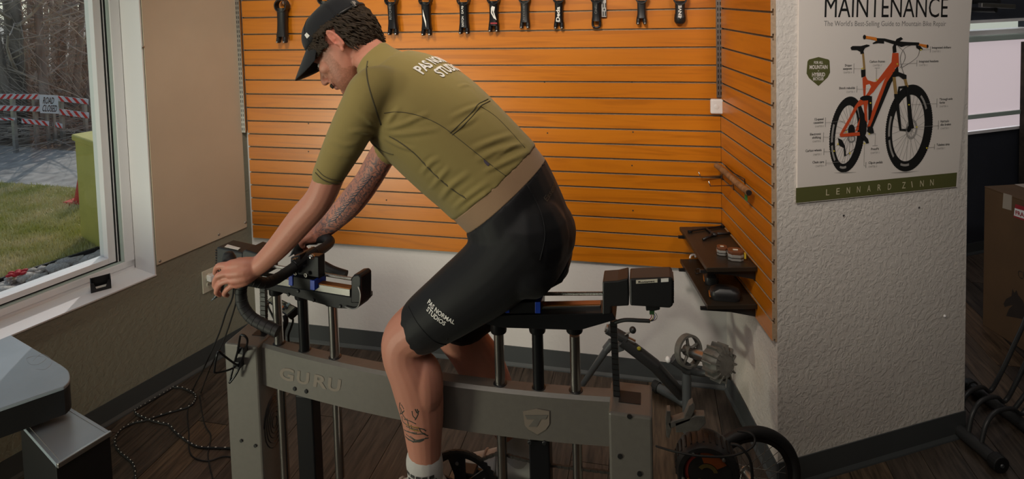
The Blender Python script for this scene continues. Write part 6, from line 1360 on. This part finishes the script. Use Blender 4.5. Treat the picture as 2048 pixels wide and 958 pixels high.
obj('lever', tr([(1250, 670), (1265, 661)], 1.7, -.315), M['zinc'], tr_t); obj('lever_knob', MB().ell(T(1265.5, 660, -.318), (.0145,)*3), M['black'], tr_t, smooth=True)
obj('gusset', pslab(MB(), [(1232, 690), (1252, 690), (1248, 702), (1236, 706), (1230, 700)], (0, YT-.01, 0), (0, -1, 0), .03), M['tgrey'], tr_t, bevel=.003)
obj('yellow_sticker', MB().ell(T(1278, 697, YT-.024), (.009, .003, .009), 10, 6), mat('yellow_sticker', (.35, .30, .03), .5), tr_t)
obj('cross_tube', tr([(1345, 716), (1381, 741)], 10.5), M['tdark'], tr_t, bevel=.003); obj('hub_nut', MB().ell(T(1336, 719), (.012, .012, .014), 12, 8), M['white'], tr_t, smooth=True)
vf = T(1373, 800); obj('upright_tube', MB().tube([T(1373, 745), V(T(1373, 745).x, YT, .0)], pxr(T(1373, 745), 9), 16), M['tgrey'], tr_t, smooth='auto')
ff_ = T(1312, 768, -.33); obj('foot_tube', MB().tube([atz(1318, 776, .03), atz(1372, 806, .03)], .020, 16), M['tgrey'], tr_t, smooth='auto'); fa_, fb_ = atz(1318, 776, .03), atz(1372, 806, .03); obj('foot_cap', MB().cyl(fa_, fa_-(fb_-fa_).normalized()*.03, .025, 16), M['black_rubber'], tr_t, bevel=.003)
ax = (T(1411, 718, -.36)-T(1382, 706, -.30)).normalized(); fw = T(1377, 702, -.29); e1 = ax.orthogonal().normalized(); e2 = ax.cross(e1); Rf = .066
fm = []
for q in np.linspace(0, 2*math.pi, 41): d = e1*math.cos(q)+e2*math.sin(q); fm.append([fw+d*(Rf-.010)-ax*.014, fw+d*Rf-ax*.014, fw+d*Rf+ax*.014, fw+d*(Rf-.010)+ax*.014])
fwo = obj('flywheel', MB().rings(fm, cap=False), M['cast'], tr_t, smooth='auto')
for k in range(5): q = 2*math.pi*k/5+.3; d = e1*math.cos(q)+e2*math.sin(q); obj('spoke', MB().tube([fw+d*.012, fw+d*(Rf-.006)], [.008, .0055], 8), M['cast'], fwo, smooth=True)
obj('hub', MB().cyl(fw-ax*.016, fw+ax*.02, .022, 18), M['cast'], fwo, smooth='auto')
fu = T(1437, 724, -.40); obj('roller', MB().tube([fw+ax*.02, fu], .0215, 18), M['steel'], tr_t, smooth='auto')
ru = obj('resistance_unit', MB().lathe([(.030, -.045), (.050, -.040), (.058, -.02), (.060, .02), (.050, .035), (.02, .04)], fu, ax, 28), M['cast'], tr_t, smooth='auto')
for k in range(14):
    q = 2*math.pi*k/14; d = e1*math.cos(q)+e2*math.sin(q); t_ = ax.cross(d); obj('cooling_fin', MB().prism([fu+d*.050-ax*.035-t_*.0025, fu+d*.072-ax*.022-t_*.0025, fu+d*.072+ax*.03-t_*.0025, fu+d*.040+ax*.042-t_*.0025], t_*.005), M['cast'], ru)
obj('arm_plate', MB().tube([T(1381, 741), T(1402, 745, -.34), T(1428, 745, -.38)], .016, 10), M['tdark'], tr_t, smooth=True)
# ------------------------------------------------------------------ round trainer with bracket, loose wheel
YD = -.86
dc = at(1413, 930, YD); Rd = pxr(dc, 60); t = thing('drum_trainer', 'round black trainer drum with orange and red graphics on the floor', 'trainer', (dc.x, YD, 0)); dc.z = max(dc.z, Rd+.004)
obj('drum', MB().lathe([(Rd*.55, .05), (Rd*.95, .045), (Rd, .03), (Rd, -.03), (Rd*.93, -.045), (Rd*.78, -.046), (Rd*.76, -.036), (.01, -.034)], dc, (0, 1, 0), 48), M['black'], t, smooth='auto')
for k in range(30): q = 2*math.pi*k/30; d = V(math.cos(q), 0, math.sin(q)); obj('rim_rib', MB().obox(dc+d*Rd+V(0, -.002, 0), d*.003, V(0, .026, 0), V(-d.z, 0, d.x)*.003), M['black_rubber'], t)
def disc_arc(r0, r1, a0, a1, y, m, nm):
    n = 18; o_ = [dc+V(r1*math.cos(a), y, r1*math.sin(a)) for a in np.linspace(a0, a1, n)]; i_ = [dc+V(r0*math.cos(a), y, r0*math.sin(a)) for a in np.linspace(a0, a1, n)]; v = o_+i_; mb = MB().add(v, [(k, k+1, n+k+1, n+k) for k in range(n-1)]); return obj(nm, mb, m, t)
disc_arc(Rd*.35, Rd*.70, .55, 1.9, -.0365, mat('drum_orange', (.20, .045, .008), .5), 'orange_graphic'); disc_arc(Rd*.62, Rd*.72, 2.0, 3.6, -.0368, mat('drum_red', (.16, .016, .012), .5), 'red_graphic'); disc_arc(Rd*.2, Rd*.33, .2, 2.6, -.0368, mat('drum_yellow', (.10, .07, .02), .5), 'yellow_graphic')
obj('lettering', text_mesh('Lap', dc+V(-Rd*.56, -.0375, -.050), dc+V(-Rd*.12, -.0375, -.034), .026, (0, -1, 0), .02), mat('drum_yellow_text', (.36, .24, .05), .5), t)
for k in range(5): q = 2*math.pi*k/5+.9; p = dc+V(Rd*.80*math.cos(q), -.046, Rd*.80*math.sin(q)); obj('bolt', MB().lathe([(.006, 0), (.006, .004), (.003, .005)], p, (0, -1, 0), 10), M['zinc'], t)
br_ = MB()
for px in [[(1331, 846), (1334, 822), (1341, 822), (1343, 860), (1338, 878), (1333, 874)], [(1336, 846), (1368, 836), (1378, 812), (1386, 806), (1390, 820), (1380, 842), (1340, 858)], [(1350, 846), (1392, 832), (1410, 832), (1412, 846), (1398, 862), (1352, 866)]]: pslab(br_, px, (0, YD-.03, 0), (0, -1, 0), .03)
obj('steel_bracket', br_, M['cast'], t, bevel=.002); obj('bracket_foot', MB().box((dc.x-.20, YD-.06, 0), (dc.x+.10, YD+.06, .028)), M['black'], t, bevel=.005)
obj('cable', MB().tube(spline([at(1312, 892, YD-.03), at(1350, 903, YD-.07), at(1400, 912, YD-.09), at(1460, 912, YD-.07), at(1500, 897, YD-.05), at(1510, 880, YD-.03), at(1500, 866, YD-.02), at(1475, 862, YD)], 6), .0035, 8), M['black_rubber'], t, smooth=True)
obj('cable', MB().tube(spline([at(1462, 888, YD-.05), at(1480, 893, YD-.06), at(1500, 920, YD-.06), at(1505, 960, YD-.05)], 6), .0045, 8), M['black_rubber'], t, smooth=True)
YW = -.735; wz = at(1510, 855, YW).z; Rw = wz/2; wc = at(1500, 900, YW); wc.z = Rw
w = thing('bicycle_wheel', 'black bicycle wheel with thin spokes standing against the pillar base', 'wheel', (wc.x, YW, 0))
ty2 = []
wax = V(.35, -1, 0).normalized(); wu = V(0, 0, 1); wv = wax.cross(wu).normalized()
wc = wc+V(0, 0, 0)
for q in np.linspace(0, 2*math.pi, 65):
    d = wv*math.cos(q)+wu*math.sin(q); ty2.append([wc+d*(Rw-.018+.018*math.cos(p))+wax*.018*math.sin(p) for p in np.linspace(0, 2*math.pi, 12, endpoint=False)])
obj('tyre', MB().rings(ty2, cap=False), M['black_rubber'], w, smooth=True)
rm = []
for q in np.linspace(0, 2*math.pi, 65): d = wv*math.cos(q)+wu*math.sin(q); rm.append([wc+d*(Rw-.034)+wax*.010, wc+d*(Rw-.050)+wax*.006, wc+d*(Rw-.050)-wax*.006, wc+d*(Rw-.034)-wax*.010])
obj('rim', MB().rings(rm, cap=False), M['black_satin'], w, smooth='auto'); obj('hub', MB().lathe([(.022, -.03), (.022, -.026), (.012, -.024), (.012, .024), (.022, .026), (.022, .03)], wc, wax, 18), M['zinc'], w, smooth='auto')
for k in range(28): q = 2*math.pi*k/28; d = wv*math.cos(q)+wu*math.sin(q); h = wv*math.cos(q+.9*(1 if k % 2 else -1))+wu*math.sin(q+.9*(1 if k % 2 else -1)); obj('spoke', MB().tube([wc+h*.02+wax*(.026 if k % 4 < 2 else -.026), wc+d*(Rw-.049)], .0011, 5), M['steel'], w)
# ------------------------------------------------------------------ bike rack and carton in the shop beyond
rk = thing('bike_rack', 'black tubular floor bike rack beyond the pillar', 'bike rack', atz(1960, 850, 0))
a0, a1 = atz(1946, 776, .03), atz(2056, 856, .03); b0, b1 = atz(1909, 852, .03), atz(1990, 920, .03)
obj('base_tube', MB().tube([a0, a0.lerp(a1, 1.6)], .024, 16), M['tdark'], rk, smooth='auto'); obj('base_tube', MB().tube([b0, b1], .024, 16), M['tdark'], rk, smooth='auto')
obj('end_cap', MB().cyl(a0, a0-(a1-a0).normalized()*.03, .031, 18), M['black_rubber'], rk, bevel=.004); cap2 = obj('end_cap', MB().cyl(b1-(b1-b0).normalized()*.005, b1+(b1-b0).normalized()*.03, .033, 18), M['black_rubber'], rk, bevel=.004)
obj('bolt', MB().lathe([(.008, 0), (.006, .004)], b1+(b1-b0).normalized()*.03, (b1-b0), 10), M['tgrey'], cap2)
for k, off in enumerate((0.06, .34, .66)):
    p0 = b0.lerp(b1, off); q0 = a0.lerp(a1, .28+off*.95); L_ = q0-p0
    ln2 = V(.14, -.02, 0); al = (a1-a0).normalized()
    P = spline([p0+V(0, 0, .0), p0+L_*.12+V(0, 0, .085), p0+L_*.35+V(0, 0, .115), p0+L_*.75+V(0, 0, .09), q0+V(0, 0, .045), q0+ln2*.30+V(0, 0, .15), q0+ln2*.72+V(0, 0, .33), q0+ln2*.95+V(0, 0, .42), q0+ln2*1.1+al*.04+V(0, 0, .455), q0+ln2*1.05+al*.09+V(0, 0, .42), q0+ln2*.6+al*.10+V(0, 0, .2), q0+al*.10+V(0, 0, .02)], 5)
    obj('hoop', MB().tube(P, .0085, 10), M['tdark'], rk, smooth=True)
kb = atz(1965, 650, 0); kd = (atz(2048, 702, 0)-kb).normalized(); kn2 = V(-kd.y, kd.x, 0); kn2 = kn2 if kn2.y > 0 else -kn2
fwk = V(kb.x-CAM[0], kb.y-CAM[1], 0).normalized(); kz = onplane(1988, 375, kb, -fwk)[2]
M['carton'] = mat('brown_cardboard', (.11, .058, .022), .85, var=.12, vscale=7); M['tape'] = mat('pale_tape', (.36, .30, .23), .35)
ct = thing('cardboard_carton', 'big brown cardboard carton with FRAGILE sticker beyond the bike rack', 'carton', kb+kd*.3+kn2*.15)
LB, WB = .62, .42
obj('body', MB().prism([kb, kb+kd*LB, kb+kd*LB+kn2*WB, kb+kn2*WB], (0, 0, kz-.006)), M['carton'], ct, bevel=.004)
for s0, s1 in ((0, .496), (.504, 1)): obj('flap', MB().prism([kb+kn2*WB*s0+V(0, 0, kz-.0055), kb+kd*LB+kn2*WB*s0+V(0, 0, kz-.0055), kb+kd*LB+kn2*WB*s1+V(0, 0, kz-.0055), kb+kn2*WB*s1+V(0, 0, kz-.0055)], (0, 0, .0055)), M['carton'], ct, bevel=.001)
obj('packing_tape', MB().prism([kb+kn2*WB*.42+V(0, 0, kz+.0002), kb+kd*LB+kn2*WB*.42+V(0, 0, kz+.0002), kb+kd*LB+kn2*WB*.58+V(0, 0, kz+.0002), kb+kn2*WB*.58+V(0, 0, kz+.0002)], (0, 0, .0004)), M['tape'], ct)
def on_ct(x, y, o=.0006): return Vector(onplane(x, y, kb-kn2*o, -kn2))
def cpoly(nm, px, m, o=.0006): return obj(nm, MB().prism([on_ct(x, y, o) for x, y in px], -kn2*.0004), m, ct)
cpoly('clear_tape', [(2007, 386), (2024, 391), (2023, 421), (2005, 416)], M['tape'])
cpoly('fragile_sticker', [(2031, 408), (2075, 422), (2074, 450), (2027, 434)], mat('sticker_red', (.33, .012, .02), .5)); cpoly('sticker_panel', [(2029.5, 416), (2075, 430), (2074, 446), (2028, 431)], M['print_white'], .0014)
obj('lettering', text_mesh('FRAGILE', on_ct(2031, 429, .0022), on_ct(2068, 440.5, .0022), .021, -kn2, .03), mat('sticker_red_text', (.33, .012, .02), .5), ct)
obj('lettering', text_mesh('CU', on_ct(2037, 556, .001), on_ct(2056, 562, .001), .040, -kn2, .0), mat('carton_print', (.03, .018, .008), .8), ct)
cpoly('horse_print', [(2007, 608), (2012, 598), (2023, 592), (2025, 578), (2029, 586), (2033, 580), (2036, 590), (2046, 602), (2056, 640), (2012, 632), (2018, 618), (2026, 610), (2016, 612), (2010, 614)], mat('carton_print', (.025, .015, .008), .8))
